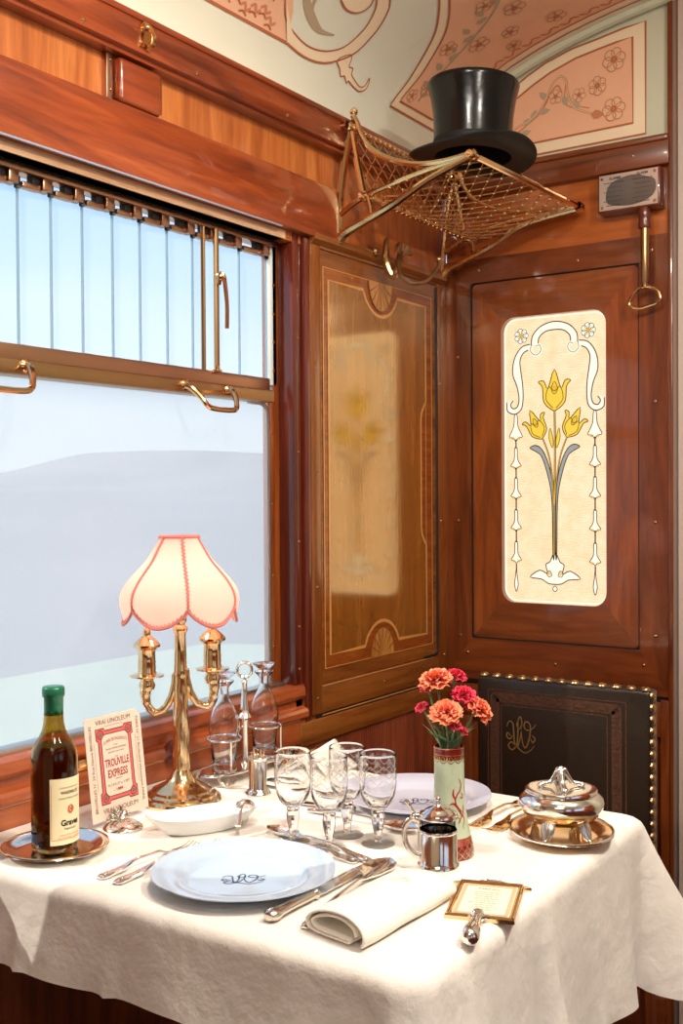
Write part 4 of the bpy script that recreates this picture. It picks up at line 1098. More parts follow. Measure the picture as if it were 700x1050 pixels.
lb = mb.build('label', M['label'], t, smooth=180, world=False)
mb = MB()
for (s, z, w, h, m_, b) in (('COMPAGNIE INTERNATIONALE DES', .0935, .034, .0028, 0, 0), ('WAGONS-LITS', .0865, .030, .0062, 0, .02), ('GRANDS EXPRESS EUROPEENS', .0785, .036, .0032, 0, 0), ('Graves', .0435, .030, .0115, 0, .035), ('Superieures', .0355, .020, .0045, 0, 0), ('APPELLATION CONTROLEE', .0265, .034, .0028, 1, 0), ('MISE EN BOUTEILLE A BORDEAUX', .0225, .040, .0026, 1, 0)):
    mb.text(s, h, CYL, 0, z, w, m_, .0008, b)
for k in range(5):
    a = 2*pi*k/5; mb.strip(catmull([(.0055*cos(a), .0625+.0055*sin(a)), (.0028*cos(a+1), .0625+.006*sin(a+1)), (.005*cos(a+2.4), .0625+.005*sin(a+2.4)), (.001, .0625)], 4), .0016, CYL, 1, .0008)
mb.strip([(-lw/2+.002+(lw-.004)*i/16, .0205) for i in range(17)], .0005, CYL, 1, .0008)
mb.strip([(-lw/2+.002, .02), (-lw/2+.002, .099)], .0005, CYL, 1, .0008)
mb.build('label_print', [M['ink'], M['label_red']], lb, smooth=0, world=False)

# ---- the printed card in its silver stand
CT = radians(-7)
cb = (.128, 1.222)                                    # middle of the card's lower edge
CWd, CH = .119, .158
t = thing('menu_card', 'upright printed card with coral frame and maroon lettering between bottle and lamp', 'card', (cb[0], cb[1], TZ+.012))
def KP(u, v, d):                                       # u along the wall, v up the card, d towards the room
    return (d*cos(CT) + v*sin(CT), u, v*cos(CT) - d*sin(CT))
mb = MB(); mb.prism([(-CWd/2, 0), (CWd/2, 0), (CWd/2, CH-.010), (CWd/2-.010, CH), (-CWd/2, CH)], -.0008, .0, KP); cd = mb.build('board', M['card'], t, smooth=0, world=False)
mb = MB()
fx, fz0, fz1 = .0385, .024, .139
o_ = [(-fx, fz0), (-fx+.017, fz0), (-fx+.019, fz0+.004), (fx-.019, fz0+.004), (fx-.017, fz0), (fx, fz0), (fx, fz0+.017), (fx-.004, fz0+.019), (fx-.004, fz1-.019), (fx, fz1-.017), (fx, fz1), (fx-.017, fz1), (fx-.019, fz1-.004), (-fx+.019, fz1-.004), (-fx+.017, fz1), (-fx, fz1), (-fx, fz1-.017), (-fx+.004, fz1-.019), (-fx+.004, fz0+.019), (-fx, fz0+.017)]
mb.fill(o_, KP, 0, .0004); mb.strip(o_, .0012, KP, 1, .0008, True)
ii = rrect(-fx+.010, fx-.010, fz0+.010, fz1-.010, .010); mb.fill(ii, KP, 2, .0008); mb.strip(ii, .0009, KP, 1, .0011, True)
for sx in (-1, 1):
    for z in (fz0+.009, fz1-.009): mb.strip(circ(sx*(fx-.009), z, .0062, 16), .0009, KP, 1, .0010, True); mb.fill(circ(sx*(fx-.009), z, .0034, 12), KP, 3, .0012)
mb.text('VRAI LINOLEUM', .0105, KP, 0, .1485, .074, 3, .0006)
mb.text('VRAI LINOLEUM', .0105, KP, 0, .0135, .074, 3, .0006)
mb.text('BRUXELLES N\u00b0 24 Rue Neuve BRUXELLES', .0075, KP, -.0495, .080, .132, 3, .0006, rot=pi/2)
mb.text('PARIS N\u00b0 21 Boulevard Haussmann PARIS', .0075, KP, .0500, .080, .132, 3, .0006, rot=-pi/2)
mb.text('Cie INTle DES WAGONS-LITS', .0075, KP, 0, .1155, .050, 4, .0012, 0, 0, .004)
mb.text('ET DES', .003, KP, 0, .1105, None, 3, .0012); mb.text('GRANDS EXPRESS EUROPEENS', .0036, KP, 0, .1055, .044, 3, .0012); mb.text('SERVICE DE LUXE', .0034, KP, 0, .1000, .034, 3, .0012)
mb.text('TROUVILLE', .0165, KP, 0, .0835, .051, 4, .0012, .02); mb.text('EXPRESS', .0165, KP, 0, .0670, .042, 4, .0012, .02)
mb.text('du 3 JUILLET au 4 SEPT', .0055, KP, 0, .0505, .046, 3, .0012); mb.text('- 1884 -', .0068, KP, 0, .0420, .024, 4, .0012, .02)
for z, w in ((.0925, .006), (.0585, .014)): mb.strip([(-w/2, z), (w/2, z)], .0007, KP, 1, .0012)
for u in (-.0435, .0440): mb.strip([(u, .045), (u, .118)], .0005, KP, 3, .0006)
mb.strip([(-.02, .1415), (.02, .1415)], .0005, KP, 3, .0006)
mb.build('print', [M['card_red'], M['ink'], M['card'], M['card_grey'], M['card_dark']], cd, smooth=0, world=False)
t = thing('card_holder', 'round silver place card holder with shell clip standing on the cloth', 'card holder', (.149, 1.204, TZ))
mb = MB(); mb.lathe([(0, .013), (.010, .0125), (.020, .010), (.0275, .0055), (.0305, .003), (.0310, .0015), (.030, 0), (0, 0)], 40); mb.build('base', M['silver'], t, smooth=50, world=False)
mb = MB()
for k in range(7):
    a = radians(-75+25*k)
    mb.tube(catmull([(-.012, 0, .010), (-.012+.003, .010*sin(a), .012+.008*cos(a)), (-.014, .019*sin(a), .012+.017*cos(a))], 5), [.0025+.0022*i/10 for i in range(11)], 8, flat=.6)
for y in (-.021, -.013, 0, .013, .021): mb.ball((-.010, y, .013+.010*cos(y*60)), .0042)
mb.build('shell_clip', M['silver_old'], t, world=False)

# ---- lamp
LC = (.122, 1.366, TZ)
t = thing('table_lamp', 'brass candelabra table lamp with lit blush silk scalloped shade', 'lamp', LC)
mb = MB(); mb.lathe([(0, .0), (.066, 0), (.067, .004), (.065, .008), (.059, .010), (.058, .014), (.051, .017), (.050, .021), (.040, .026), (.028, .032), (.020, .040), (.015, .054), (0, .054)], 40, rfun=lambda q, z: 1+(.012*sin(q*9+z*400) if .008 < z < .024 else 0)); mb.build('base', M['gold'], t, smooth=40, world=False)
mb = MB()
def colr(q, z):
    k = max(0, min(1, (z-.06)/.02))*max(0, min(1, (.20-z)/.02))
    return 1+.07*k*sin(3*(q+z*34))
pr = [(.015, .050), (.0150, .058)] + [(.0142-.0032*i/30, .064+.145*i/30) for i in range(31)] + [(.0120, .212), (.0108, .220), (.0102, .235), (.0090, .280), (.0120, .284), (.0125, .290), (.0085, .293), (.0075, .296), (.0105, .300), (.0110, .308), (.008, .312), (0, .312)]
mb.lathe(pr, 32, rfun=colr); mb.build('column', M['gold'], t, smooth=60, world=False)
ca = radians(33.9)                                     # the arms spread across the view
for sg, dz in ((-1, 0), (1, .008)):
    ax, ay = sg*cos(ca+.25*sg*0), sg*sin(ca)
    if sg > 0: ax, ay = cos(ca+.35), sin(ca+.35)
    reach = .056 if sg < 0 else .054
    arm = MB()
    P = catmull([(.008, .212), (.013, .182), (.026, .156), (.043, .148), (reach-.001, .160), (reach+.003, .178), (reach, .200)], 10)
    arm.tube([(ax*r, ay*r, z+dz) for r, z in P], [.0064+.0003*sin(i*.9)+.0045*max(0, (i-40)/20) for i in range(len(P))], 12)
    ao = arm.build('arm', M['gold'], t, smooth=180, world=False)
    cupm = MB()
    c = (ax*reach, ay*reach, dz)
    cupm.lathe([(0, .182), (.011, .186), (.0135, .194), (.0105, .203), (.013, .206), (.028, .2085), (.0285, .211), (.016, .213), (.0145, .218), (.0150, .224), (.0142, .228), (.0150, .232), (.0142, .236), (.0142, .252), (.0165, .255), (.0215, .258), (.022, .262), (.017, .268), (.009, .275), (.0062, .277), (.0068, .283), (.004, .289), (0, .290)], 24, c=c, rfun=lambda q, z: 1+(.05*abs(sin(q*4)) if .254 < z < .276 or .184 < z < .2 else 0))
    cupm.build('candle_cup', M['gold'], ao, smooth=45, world=False)
# shade: six gored panels, scalloped below
SZ = .300
def shade_r(t_):
    K = [(0, .032), (.14, .0425), (.30, .0565), (.44, .0740), (.56, .0880), (.68, .0970), (.80, .0990), (1.0, .0930)]
    for (a, ra), (b, rb) in zip(K[:-1], K[1:]):
        if t_ <= b: break
    i = K.index((a, ra))
    p0 = K[max(0, i-1)]; p3 = K[min(len(K)-1, i+2)]
    u = (t_-a)/(b-a)
    return .5*((2*ra)+(-p0[1]+rb)*u+(2*p0[1]-5*ra+4*rb-p3[1])*u*u+(-p0[1]+3*ra-3*rb+p3[1])*u**3)
TH0 = radians(33.9-90) + radians(16)                   # a seam a little right of the view line
HT = .143
def shade(u, v, off=0):
    th = TH0 + 2*pi*u
    w = (u*6) % 1.0
    puff = sin(pi*w)
    drop = .115+.028*puff**.8                        # scallop
    z = HT - drop*v
    r = shade_r(min(1, (drop*v)/HT*1.06))*(1+.035*puff*min(1, v*1.5)-.035*min(1, v*1.5)) + off
    return (r*cos(th), r*sin(th), SZ-.002+z)
mb = MB(); mb.grid(lambda u, v: shade(u, v), 96, 24, closeu=True); sh = mb.build('shade', M['fabric'], t, smooth=80, world=False)
mb = MB()
def zig(P, a, r):
    out = []
    for i, p in enumerate(P):
        s = a*(1 if i % 2 else -1); out.append((p[0], p[1], p[2], s))
    return out
for k in range(6):
    u = k/6
    P = [Vector(shade(u, i/40, .0012)) for i in range(41)]
    th = TH0+2*pi*u; side = Vector((-sin(th), cos(th), 0))
    mb.tube([p for p in P], .0024, 6, flat=.7); mb.tube([p+side*(.0030 if i % 2 else -.0030) for i, p in enumerate(P)], .0014, 5)
P = [Vector(shade(i/180, 1, .0012)) for i in range(180)]
mb.tube(P, .0026, 6, closed=True); mb.tube([p+Vector((0, 0, .0034+(.0022 if i % 2 else -.0022))) for i, p in enumerate(P)], .0012, 5, closed=True)
P = [Vector(shade(i/80, 0, .0012)) for i in range(80)]
mb.tube(P, .0018, 6, closed=True); mb.tube([p+Vector((0, 0, (.0018 if i % 2 else -.0018))) for i, p in enumerate(P)], .0012, 5, closed=True)
mb.build('braid', M['braid'], sh, world=False)
mb = MB(); mb.lathe([(0, .366), (.008, .364), (.014, .358), (.017, .349), (.0155, .340), (.011, .332), (.008, .324), (0, .323)], 18); mb.build('bulb', M['bulb'], t, world=False)
MB().lathe([(0, .310), (.0095, .310), (.0095, .3225), (0, .3228)], 16).build('lamp_holder', M['gold'], t, world=False)

# ---- cruet stand with two decanters
d1, d2 = Vector((.100, 1.503, 0)), Vector((.093, 1.628, 0))
cc = (d1+d2)/2
t = thing('cruet_stand', 'silver two bottle cruet stand with ring handle by the window sill', 'cruet stand', (cc.x, cc.y, TZ))
ax = (d2-d1).normalized(); L_ = (d2-d1).length
aa = atan2(ax.y, ax.x)
RM = Matrix.Rotation(aa, 4, 'Z')
mb = MB()
o = []
for i in range(64):
    q = 2*pi*i/64; x, y = cos(q), sin(q)
    o.append((x*(L_/2+.054), y*.043 * (1 - .30*math.exp(-(x/.30)**2))))
mb.prism(o, .017, .0205, lambda x, y, d: RM @ Vector((x, y, d)))
mb.tube([RM @ Vector((x, y, .0195)) for x, y in o], .0026, 8, closed=True)
for sx in (-1, 1): mb.tube([RM @ Vector((sx*L_/2+.021*cos(2*pi*i/28), .021*sin(2*pi*i/28), .0215)) for i in range(28)], .0018, 6, closed=True)
mb.build('tray', M['silver'], t, smooth=40, world=False)
for x, y in ((-.098, -.034), (-.098, .034), (.098, -.034), (.098, .034)):
    mb = MB(); p = RM @ Vector((x, y, 0)); dr = Vector((p.x, p.y, 0)).normalized(); sd = Vector((-dr.y, dr.x, 0))
    b = Vector((p.x, p.y, 0))+dr*.003
    for s_ in (-1, 0, 1):
        mb.tube(catmull([b+sd*s_*.016+Vector((0, 0, .017)), b+sd*s_*.013+Vector((0, 0, .010))+dr*.002, b+sd*s_*.004+Vector((0, 0, .003))], 5), .0024, 8)
    mb.tube([b+sd*.014*cos(pi*i/10)+Vector((0, 0, .017-.011*sin(pi*i/10))) for i in range(11)], .002, 6)
    mb.ball(b+Vector((0, 0, .0035)), .0042); mb.build('foot', M['silver_old'], t, world=False)
mb = MB(); mb.lathe([(0, .019), (.010, .020), (.0075, .026), (.0062, .032), (.0058, .095), (.008, .100), (.0125, .103), (.0105, .107), (.008, .111), (.0092, .118), (.0075, .124), (.0055, .150), (.0045, .165), (.006, .168), (.0035, .172), (.0035, .176), (0, .178)], 20); mb.build('stem', M['silver'], t, smooth=40, world=False)
mb = MB(); vw = Vector((cos(radians(33.9)), sin(radians(33.9)), 0))
mb.tube([vw*.0135*cos(2*pi*i/28)+Vector((0, 0, .190+.0135*sin(2*pi*i/28))) for i in range(28)], [.0027 if i % 2 else .0031 for i in range(28)], 8, closed=True); mb.build('ring_handle', M['silver'], t, world=False)
for sx in (-1, 1):
    mb = MB(); c = RM @ Vector((sx*L_/2, 0, .076))
    mb.tube([c+Vector((.0305*cos(2*pi*i/40), .0305*sin(2*pi*i/40), 0)) for i in range(40)], .0020, 8, closed=True)
    mb.tube([RM @ Vector((sx*(L_/2-.030), 0, .076)), RM @ Vector((sx*.004, 0, .088))], .0018, 6)
    q = RM @ Vector((sx*(L_/2+.016), -.0262, 0)); mb.lathe([(.004, .0205), (.003, .024), (.0022, .030), (.0022, .072), (.0032, .076), (.0022, .079), (0, .079)], 10, c=q)
    mb.build('ring', M['silver'], t, world=False)
def decanter(label, loc):
    t = thing('cruet_bottle', label, 'bottle', loc, 0, 'glass bottles of the cruet stand')
    fl = lambda q, z: 1+.012*(abs(sin(q*6))-.5)*(1 if z < .085 else 0)
    pr = [(0, .001), (.017, 0), (.0195, .002), (.0205, .008), (.0215, .015), (.0245, .055), (.0275, .072), (.0275, .082), (.025, .094), (.0185, .110), (.0115, .124), (.0092, .134), (.0088, .142), (.0100, .148), (.0185, .157), (.0180, .158), (.0085, .150), (.0068, .142), (.0072, .132), (.0098, .123), (.0165, .110), (.0232, .094), (.0256, .082), (.0256, .073), (.0225, .055), (.0190, .016), (.0165, .012), (0, .0115)]
    mb = MB(); mb.lathe(pr, 48, rfun=fl); mb.build('body', M['glass'], t, smooth=50, world=False)
    mb = MB(); mb.lathe([(0, .134), (.0060, .135), (.0064, .150), (.0040, .154), (.0042, .160), (.011, .163), (.021, .171), (.0215, .173), (.012, .1745), (.005, .176), (0, .1765)], 12); mb.build('stopper', M['glass'], t, smooth=20, world=False)
    return t
decanter('clear cut glass cruet bottle on the near end of the silver stand', (d1.x, d1.y, TZ+.0208))
decanter('clear cut glass cruet bottle on the far end of the silver stand', (d2.x, d2.y, TZ+.0208))

# ---- toothpick pot
TP = (.207, 1.463, TZ)
t = thing('toothpick_holder', 'small cylindrical silver toothpick pot in front of the cruet stand', 'pot', TP)
mb = MB(); mb.lathe([(0, .004), (.014, .004), (.0142, .059), (.0160, .060), (.0165, .062), (.0170, .064), (.0160, .0655), (.0150, .064), (.0154, .058), (.0154, .012), (.0175, .009), (.0220, .005), (.0225, .0025), (.0215, 0), (0, 0)], 32); mb.build('pot', M['silver'], t, smooth=40, world=False)
for k in range(5):
    a = 1.2*k; p0 = Vector((TP[0]+.006*cos(a), TP[1]+.006*sin(a), TZ+.0048)); p1 = Vector((TP[0]+.011*cos(a+.5), TP[1]+.011*sin(a+.5), TZ+.074+.002*(k % 3)))
    tp = MB().tube([p0, p0.lerp(p1, .9), p1], [.0011, .0011, .0004], 6).build('toothpick', M['toothpick'], None)
    tag(tp, 'pale wooden toothpick standing in the small silver pot', 'toothpick', 'toothpicks in the silver pot')

# ---- boat shaped dish and its spoon
t = thing('boat_dish', 'white porcelain boat shaped dish between the lamp and the forks', 'dish', (.258, 1.266, TZ), atan2(.88, .47))
def boat(u, sc, z, lift=0):
    q = 2*pi*u; x, y = cos(q), sin(q)
    k = abs(x)
    return (x*.092*sc, (abs(y)**.85)*(1 if y >= 0 else -1)*.040*sc, z+lift*k**3)
sec = [(0.01, .0045, 0), (.45, .0045, 0), (.62, .0065, 0), (.85, .019, .002), (.99, .026, .006), (1.0, .027, .0065), (.995, .0255, .0065), (.86, .0165, .002), (.66, .003, 0), (.56, .0, 0), (.01, .0, 0)]
mb = MB(); mb.grid(lambda u, v: boat(u, *sec[round(v*10)]), 56, 11, closeu=True); mb.build('dish', M['porcelain3'], t, smooth=60, world=False)
mb = MB(); monogram(mb, LP_, .0, 0, .018, .011, .0011, 0, .0052); mb.build('monogram', M['navy'], t, smooth=0, world=False)

# ---- cutlery
def cut_prof(L, pts):
    """pts: (t, half width, z)"""
    def w(t_):
        for a, b in zip(pts[:-1], pts[1:]):
            if t_ <= b[0]:
                u = (t_-a[0])/(b[0]-a[0]); u = u*u*(3-2*u)
                return a[1]+(b[1]-a[1])*u, a[2]+(b[2]-a[2])*u
        return pts[-1][1], pts[-1][2]
    return w
def blade_mesh(mb, L, w, bowl=None, th=.0016, n=60, m=9, t0=0.0, t1=1.0, dome=.0012):
    top, bot = [], []
    for i in range(n+1):
        t_ = t0+(t1-t0)*i/n; hw, z = w(t_)
        for j in range(m):
            s = -1+2*j/(m-1)
            d = dome*(1-s*s)*min(1, hw/.004)
            if bowl and bowl[0] < t_ < bowl[1]:
                q = (t_-bowl[0])/(bowl[1]-bowl[0]); d = d*0 - bowl[2]*(sin(pi*q)**.7)*(1-s*s)
            top.append((t_*L, s*hw, z+d+th)); bot.append((t_*L, s*hw, z+d-(0 if not bowl or not bowl[0] < t_ < bowl[1] else .0002)))
    o = len(top)
    fs = []
    for i in range(n):
        for j in range(m-1):
            a = i*m+j; fs += [(a, a+1, a+m+1, a+m), (o+a, o+a+m, o+a+m+1, o+a+1)]
        a = i*m; fs += [(a, a+m, o+a+m, o+a), (a+m-1, o+a+m-1, o+a+2*m-1, a+2*m-1)]
    fs += [tuple(range(m)) + tuple(o+k for k in range(m-1, -1, -1)), tuple(n*m+k for k in range(m-1, -1, -1)) + tuple(o+n*m+k for k in range(m))]
    mb.add(top+bot, fs)
def lay(t, p0, p1, z=TZ):
    t.location = (p0[0], p0[1], z); t.rotation_euler = (0, 0, atan2(p1[1]-p0[1], p1[0]-p0[0]))
def handle_orn(mb, L, z, hw=.009):
    mb.ball((.012*L/.2, 0, z+.003), .004, sz=.6); mb.tube(catmull([(.004, -hw*.5, z+.0026), (.016, -hw*.62, z+.003), (.034, -hw*.35, z+.0028), (.05, 0, z+.0028)], 5), .0009, 5); mb.tube(catmull([(.004, hw*.5, z+.0026), (.016, hw*.62, z+.003), (.034, hw*.35, z+.0028), (.05, 0, z+.0028)], 5), .0009, 5)
def spoon(name, label, p0, p1, sc=1.0, cat='spoon', mat='silver', bw=.0195, z=TZ, group=None):
    L = hypot(p1[0]-p0[0], p1[1]-p0[1])
    t = thing(name, label, cat, (0, 0, 0), 0, group)
    w = cut_prof(L, [(0, .003, .002), (.03, .0085, .002), (.16, .0075, .004), (.36, .003, .010), (.58, .0026, .010), (.68, .0045, .0065), (.76, bw*.78, .0085), (.85, bw, .0088), (.93, bw*.8, .0085), (.985, bw*.35, .0080), (1.0, .001, .0078)])
    mb = MB(); blade_mesh(mb, L, w, (.66, 1.0, .0078)); handle_orn(mb, L, .0022); mb.build('body', M[mat], t, smooth=60, world=False)
    lay(t, p0, p1, z); return t
def fork(name, label, p0, p1, mat='silver', group=None):
    L = hypot(p1[0]-p0[0], p1[1]-p0[1])
    t = thing(name, label, 'fork', (0, 0, 0), 0, group)
    w = cut_prof(L, [(0, .003, .002), (.03, .0085, .002), (.18, .0075, .004), (.40, .003, .011), (.60, .0026, .011), (.68, .006, .006), (.72, .0115, .0025), (.80, .0118, .0012)])
    mb = MB(); blade_mesh(mb, L, w, None, t1=.80); handle_orn(mb, L, .0022)
    for k in range(4):
        y = -.0098+.0196*k/3
        mb.tube(catmull([(.79*L, y, .0022), (.86*L, y, .0018), (.93*L, y, .0035), (1.0*L, y*.96, .0085)], 5), [.0019-.0011*i/15 for i in range(16)], 6)
    mb.build('body', M[mat], t, smooth=50, world=False)
    lay(t, p0, p1); return t
fork('table_fork', 'silver dinner fork left of the front plate, the one farther from it', (.286, 1.022), (.302, 1.196), group='forks at the front place')
fork('table_fork', 'silver dinner fork lying right beside the left rim of the front plate', (.318, 1.020), (.330, 1.222), group='forks at the front place')
fork('table_fork', 'silver fork right of the far plate, nearest its rim', (.606, 1.675), (.598, 1.478), 'gold', 'forks at the far place')
fork('table_fork', 'silver fork between the far plate and the covered silver dish', (.640, 1.662), (.632, 1.475), 'gold', 'forks at the far place')
spoon('dessert_spoon', 'silver dessert spoon lying behind the front plate, bowl to the left', (.557, 1.273), (.345, 1.312), bw=.017)
fork('dessert_fork', 'small silver fork between the front plate and the dessert spoon', (.540, 1.262), (.400, 1.262))
spoon('table_spoon', 'large silver spoon with bright bowl pushed against the rolled napkin', (.613, 1.034), (.578, 1.285), bw=.022)
spoon('far_spoon'.replace('far_', 'serving_'), 'silver spoon lying behind the foot of the rightmost wine glass', (.335, 1.43), (.545, 1.418), bw=.019)
def knife(name, label, p0, p1, sc=1.0, mat='silver', hmat='silver_old'):
    L = hypot(p1[0]-p0[0], p1[1]-p0[1])
    t = thing(name, label, 'knife', (0, 0, 0))
    mb = MB()
    hl = L*.42; r = .0088*sc
    mb.lathe([(0, 0), (r*.7, .001), (r*1.05, .006), (r*1.12, .012), (r*.92, .02), (r*.85, hl*.45), (r*1.0, hl*.8), (r*1.05, hl*.88), (r*.8, hl*.90), (r*1.2, hl*.93), (r*1.2, hl*.97), (r*.8, hl)], 20, 0, Matrix.Translation((0, 0, r*.86)) @ Matrix.Diagonal((1, 1, .72, 1)) @ Matrix.Rotation(pi/2, 4, 'Y'), rfun=lambda q, z: 1+.05*sin(q*8)*(1 if .02 < z < hl*.85 else 0))
    mb.build('handle', M[hmat], t, smooth=45, world=False)
    mb = MB(); w = cut_prof(L, [(hl/L-.01, .006, .0052), (hl/L+.04, .0092*sc, .0052), (.85, .0098*sc, .0040), (.96, .0075*sc, .0036), (1.0, .0015, .0036)])
    blade_mesh(mb, L, w, None, .0012, 40, 5, hl/L-.01, 1.0, .0007); mb.build('blade', M[mat], t, smooth=45, world=False)
    lay(t, p0, p1); return t
knife('table_knife', 'silver table knife with fluted handle beside the front plate', (.566, 1.026), (.561, 1.262), 1.1)
knife('dessert_knife', 'silver knife lying between the wine glasses and the far napkin', (.405, 1.462), (.285, 1.452), .9)
# little ladle leaning in the boat dish
t = thing('sauce_ladle', 'small silver ladle hooked over the end of the boat dish', 'ladle', (.297, 1.318, TZ+.0295), radians(-62))
mb = MB(); mb.lathe([(0, .0), (.008, .0012), (.0135, .005), (.0165, .011), (.0158, .0112), (.0125, .0055), (.0075, .0022), (0, .0012)], 28, 0, Matrix.Rotation(radians(150), 4, 'Y') @ Matrix.Translation((0, 0, -.010)))
mb.build('bowl', M['silver'], t, smooth=50, world=False)
mb = MB(); mb.tube(catmull([(.014, 0, .004), (.024, 0, .008), (.036, 0, .004), (.050, 0, -.006), (.060, 0, -.013)], 5), [.0020+.0030*max(0, (i-10)/10) for i in range(21)], 8, flat=.6); mb.build('handle', M['silver'], t, smooth=50, world=False)

# ---- wine glasses
def glass():
    t = thing('wine_glass', '', 'glass', (0, 0, TZ), 0, 'etched wine glasses in the middle of the table')
    o = [(.0100, .049), (.0185, .056), (.0245, .068), (.0270, .082), (.0274, .095), (.0270, .110), (.0266, .1255)]
    oc = catmull(o, 5); ic = [(max(.001, r-.0011), z) for r, z in oc][::-1]
    fac = lambda q, z: 1+.018*(abs(cos(q*6))-.6)*max(0, min(1, (.082-z)/.015))
    mb = MB(); mb.lathe([(0, .0485), (.0095, .0485)] + oc + [(.0261, .1263)] + [(max(.001, r-.0011-.0022*max(0, (.085-z)/.036)), z+.004*max(0, (.075-z)/.026)) for r, z in oc][::-1][1:] + [(0, .0535)], 48, rfun=fac); mb.build('bowl', M['glass'], t, smooth=60, world=False)
    mb = MB()
    def BW(u, z, d): 
        for (r0, z0), (r1, z1) in zip(oc[:-1], oc[1:]):
            if z <= z1: break
        r = r0+(r1-r0)*(z-z0)/(z1-z0)+.0003+d
        return (r*cos(u), r*sin(u), z)
    for base, am in ((.108, .0040), (.099, .0040), (.0905, .0035)):
        mb.strip([(2*pi*i/96, base+am*(abs(((i/96*9) % 1)*2-1)*2-1)) for i in range(97)], .0022, lambda u, z, d: BW(u, z, d), 0)
    for k in range(9):
        u0 = 2*pi*(k+.5)/9
        for j in range(4):
            a = pi*j/4
            mb.add([BW(u0+.0045/.026*cos(a)*s+.0006/.026*-sin(a)*e, .1165+.0045*sin(a)*s+.0006*cos(a)*e, .0001) for s, e in ((-1, -1), (1, -1), (1, 1), (-1, 1))], [(0, 1, 2, 3)])
    mb.build('etching', M['etch'], t, smooth=0, world=False)
    mb = MB(); mb.lathe([(0, .0495), (.0085, .049), (.0098, .046), (.0088, .0425), (.0102, .0385), (.0095, .033), (.0068, .020), (.0052, .012), (.0058, .007), (.0075, .0045), (0, .0045)], 8); mb.build('stem', M['glass'], t, smooth=20, world=False)
    mb = MB(); mb.lathe([(0, .0052), (.008, .0046), (.018, .0026), (.0245, .0015), (.0248, .0006), (.024, 0), (0, 0)], 40); mb.build('foot', M['thin'], t, smooth=50, world=False)
    return t
g0 = glass()
spots = [((.398, 1.307), 'etched stem wine glass, leftmost of the four, nearest the lamp'), ((.459, 1.312), 'etched stem wine glass standing at the front of the four'), ((.449, 1.374), 'etched stem wine glass at the back, half hidden behind the front one'), ((.510, 1.363), 'etched stem wine glass, rightmost of the four, before the far plate')]
for k, (p, lab) in enumerate(spots):
    g = g0 if k == 0 else copy_tree(g0)
    g.location = (p[0]+.008, p[1]-.013, TZ); g.scale = (1, 1, 1.06); g.rotation_euler = (0, 0, k*.7); g['label'] = lab

# ---- vase
VC = (.627, 1.366, TZ)
t = thing('flower_vase', 'slender pale green vase with ruby foot and gilt lace holding carnations', 'vase', VC)
vp = [(0, .003), (.028, .002), (.033, 0), (.0345, .003), (.0342, .010), (.0325, .020), (.0300, .030), (.0272, .042), (.0248, .054), (.0232, .066), (.0222, .080), (.0216, .100), (.0213, .120), (.0212, .138), (.0213, .1435), (.0215, .152), (.0218, .1545), (.0196, .1545), (.0192, .14), (.0195, .08), (.024, .04), (.026, .012), (0, .010)]
mats = []
for a, b in zip(vp[:-1], vp[1:]):
    z = (a[1]+b[1])/2
    mats.append(1 if (z < .024 or z > .137) else (2 if z < .032 else 0))
mb = MB(); mb.lathe(vp, 48, mats=mats)
def mixm():
    m = pbr('ruby_to_green_glass', (160, 70, 60), .2, coat=.7, var=(70, .8)); return m
mb.build('body', [M['vase_g'], M['vase_r'], mixm()], t, smooth=50, world=False)
def VR(z):
    for a, b in zip(vp[2:18], vp[3:19]):
        if a[1] <= z <= b[1]: return a[0]+(b[0]-a[0])*(z-a[1])/max(1e-9, b[1]-a[1])
    return .021
def VP_(u, z, d): r = VR(z)+.0004+d; a = TH0+pi/2*0+u/.022; return (r*cos(a), r*sin(a), z)
mb = MB()
for k in range(12):
    u = k*2*pi*.022/12; w_ = 2*pi*.022/12
    mb.strip(catmull([(u, .143), (u+w_*.1, .137), (u+w_*.5, .1335), (u+w_*.9, .137), (u+w_, .143)], 4), .0012, VP_, 0)
    mb.strip(circ(u+w_/2, .1395, .0026, 8), .0011, VP_, 0, 0, True)
mb.strip([(2*pi*.022*i/48, .1445) for i in range(49)], .0011, VP_, 0); mb.strip([(2*pi*.022*i/48, .1535) for i in range(49)], .0012, VP_, 0)
mb.build('gilt_lace', M['vase_gold'], t, smooth=0, world=False); mb = MB()
for k in range(20):
    for sg in (1, -1):
        u = k*2*pi*.022/20; w_ = 2*pi*.022/20
        mb.strip([(u+sg*w_*2.2*j/8, .002+.024*j/8) for j in range(9)], .0007, VP_, 0)
mb.strip([(2*pi*.022*i/48, .0265+.001*sin(i*2.2)) for i in range(49)], .0009, VP_, 0)
mb.build('gilt_lattice', M['vase_gold'], t, smooth=0, world=False)
mb = MB()
u0 = .006
for p, w_ in (([(0, .112), (.004, .104), (.002, .096), (-.003, .090), (-.006, .082), (-.003, .073), (.004, .066)], .0020), ([(-.014, .076), (-.009, .078), (-.004, .074), (.001, .066), (.003, .060)], .0026), ([(-.008, .098), (-.009, .090), (-.005, .083)], .0024), ([(.004, .092), (.007, .088), (.005, .084), (.002, .087)], .0016), ([(-.008, .056), (-.004, .059), (0, .055), (-.003, .051), (.004, .060), (.007, .054), (.003, .046), (.005, .042)], .0011), ([(.008, .074), (.006, .064), (.003, .058)], .0018)):
    c = catmull([(u0+x, z) for x, z in p], 6); mb.strip(c, [w_*(.35+.75*sin(pi*(i+.5)/len(c))) for i in range(len(c))], VP_, 0, .0001)
mb.build('ruby_scroll', M['vase_line'], t, smooth=0, world=False)

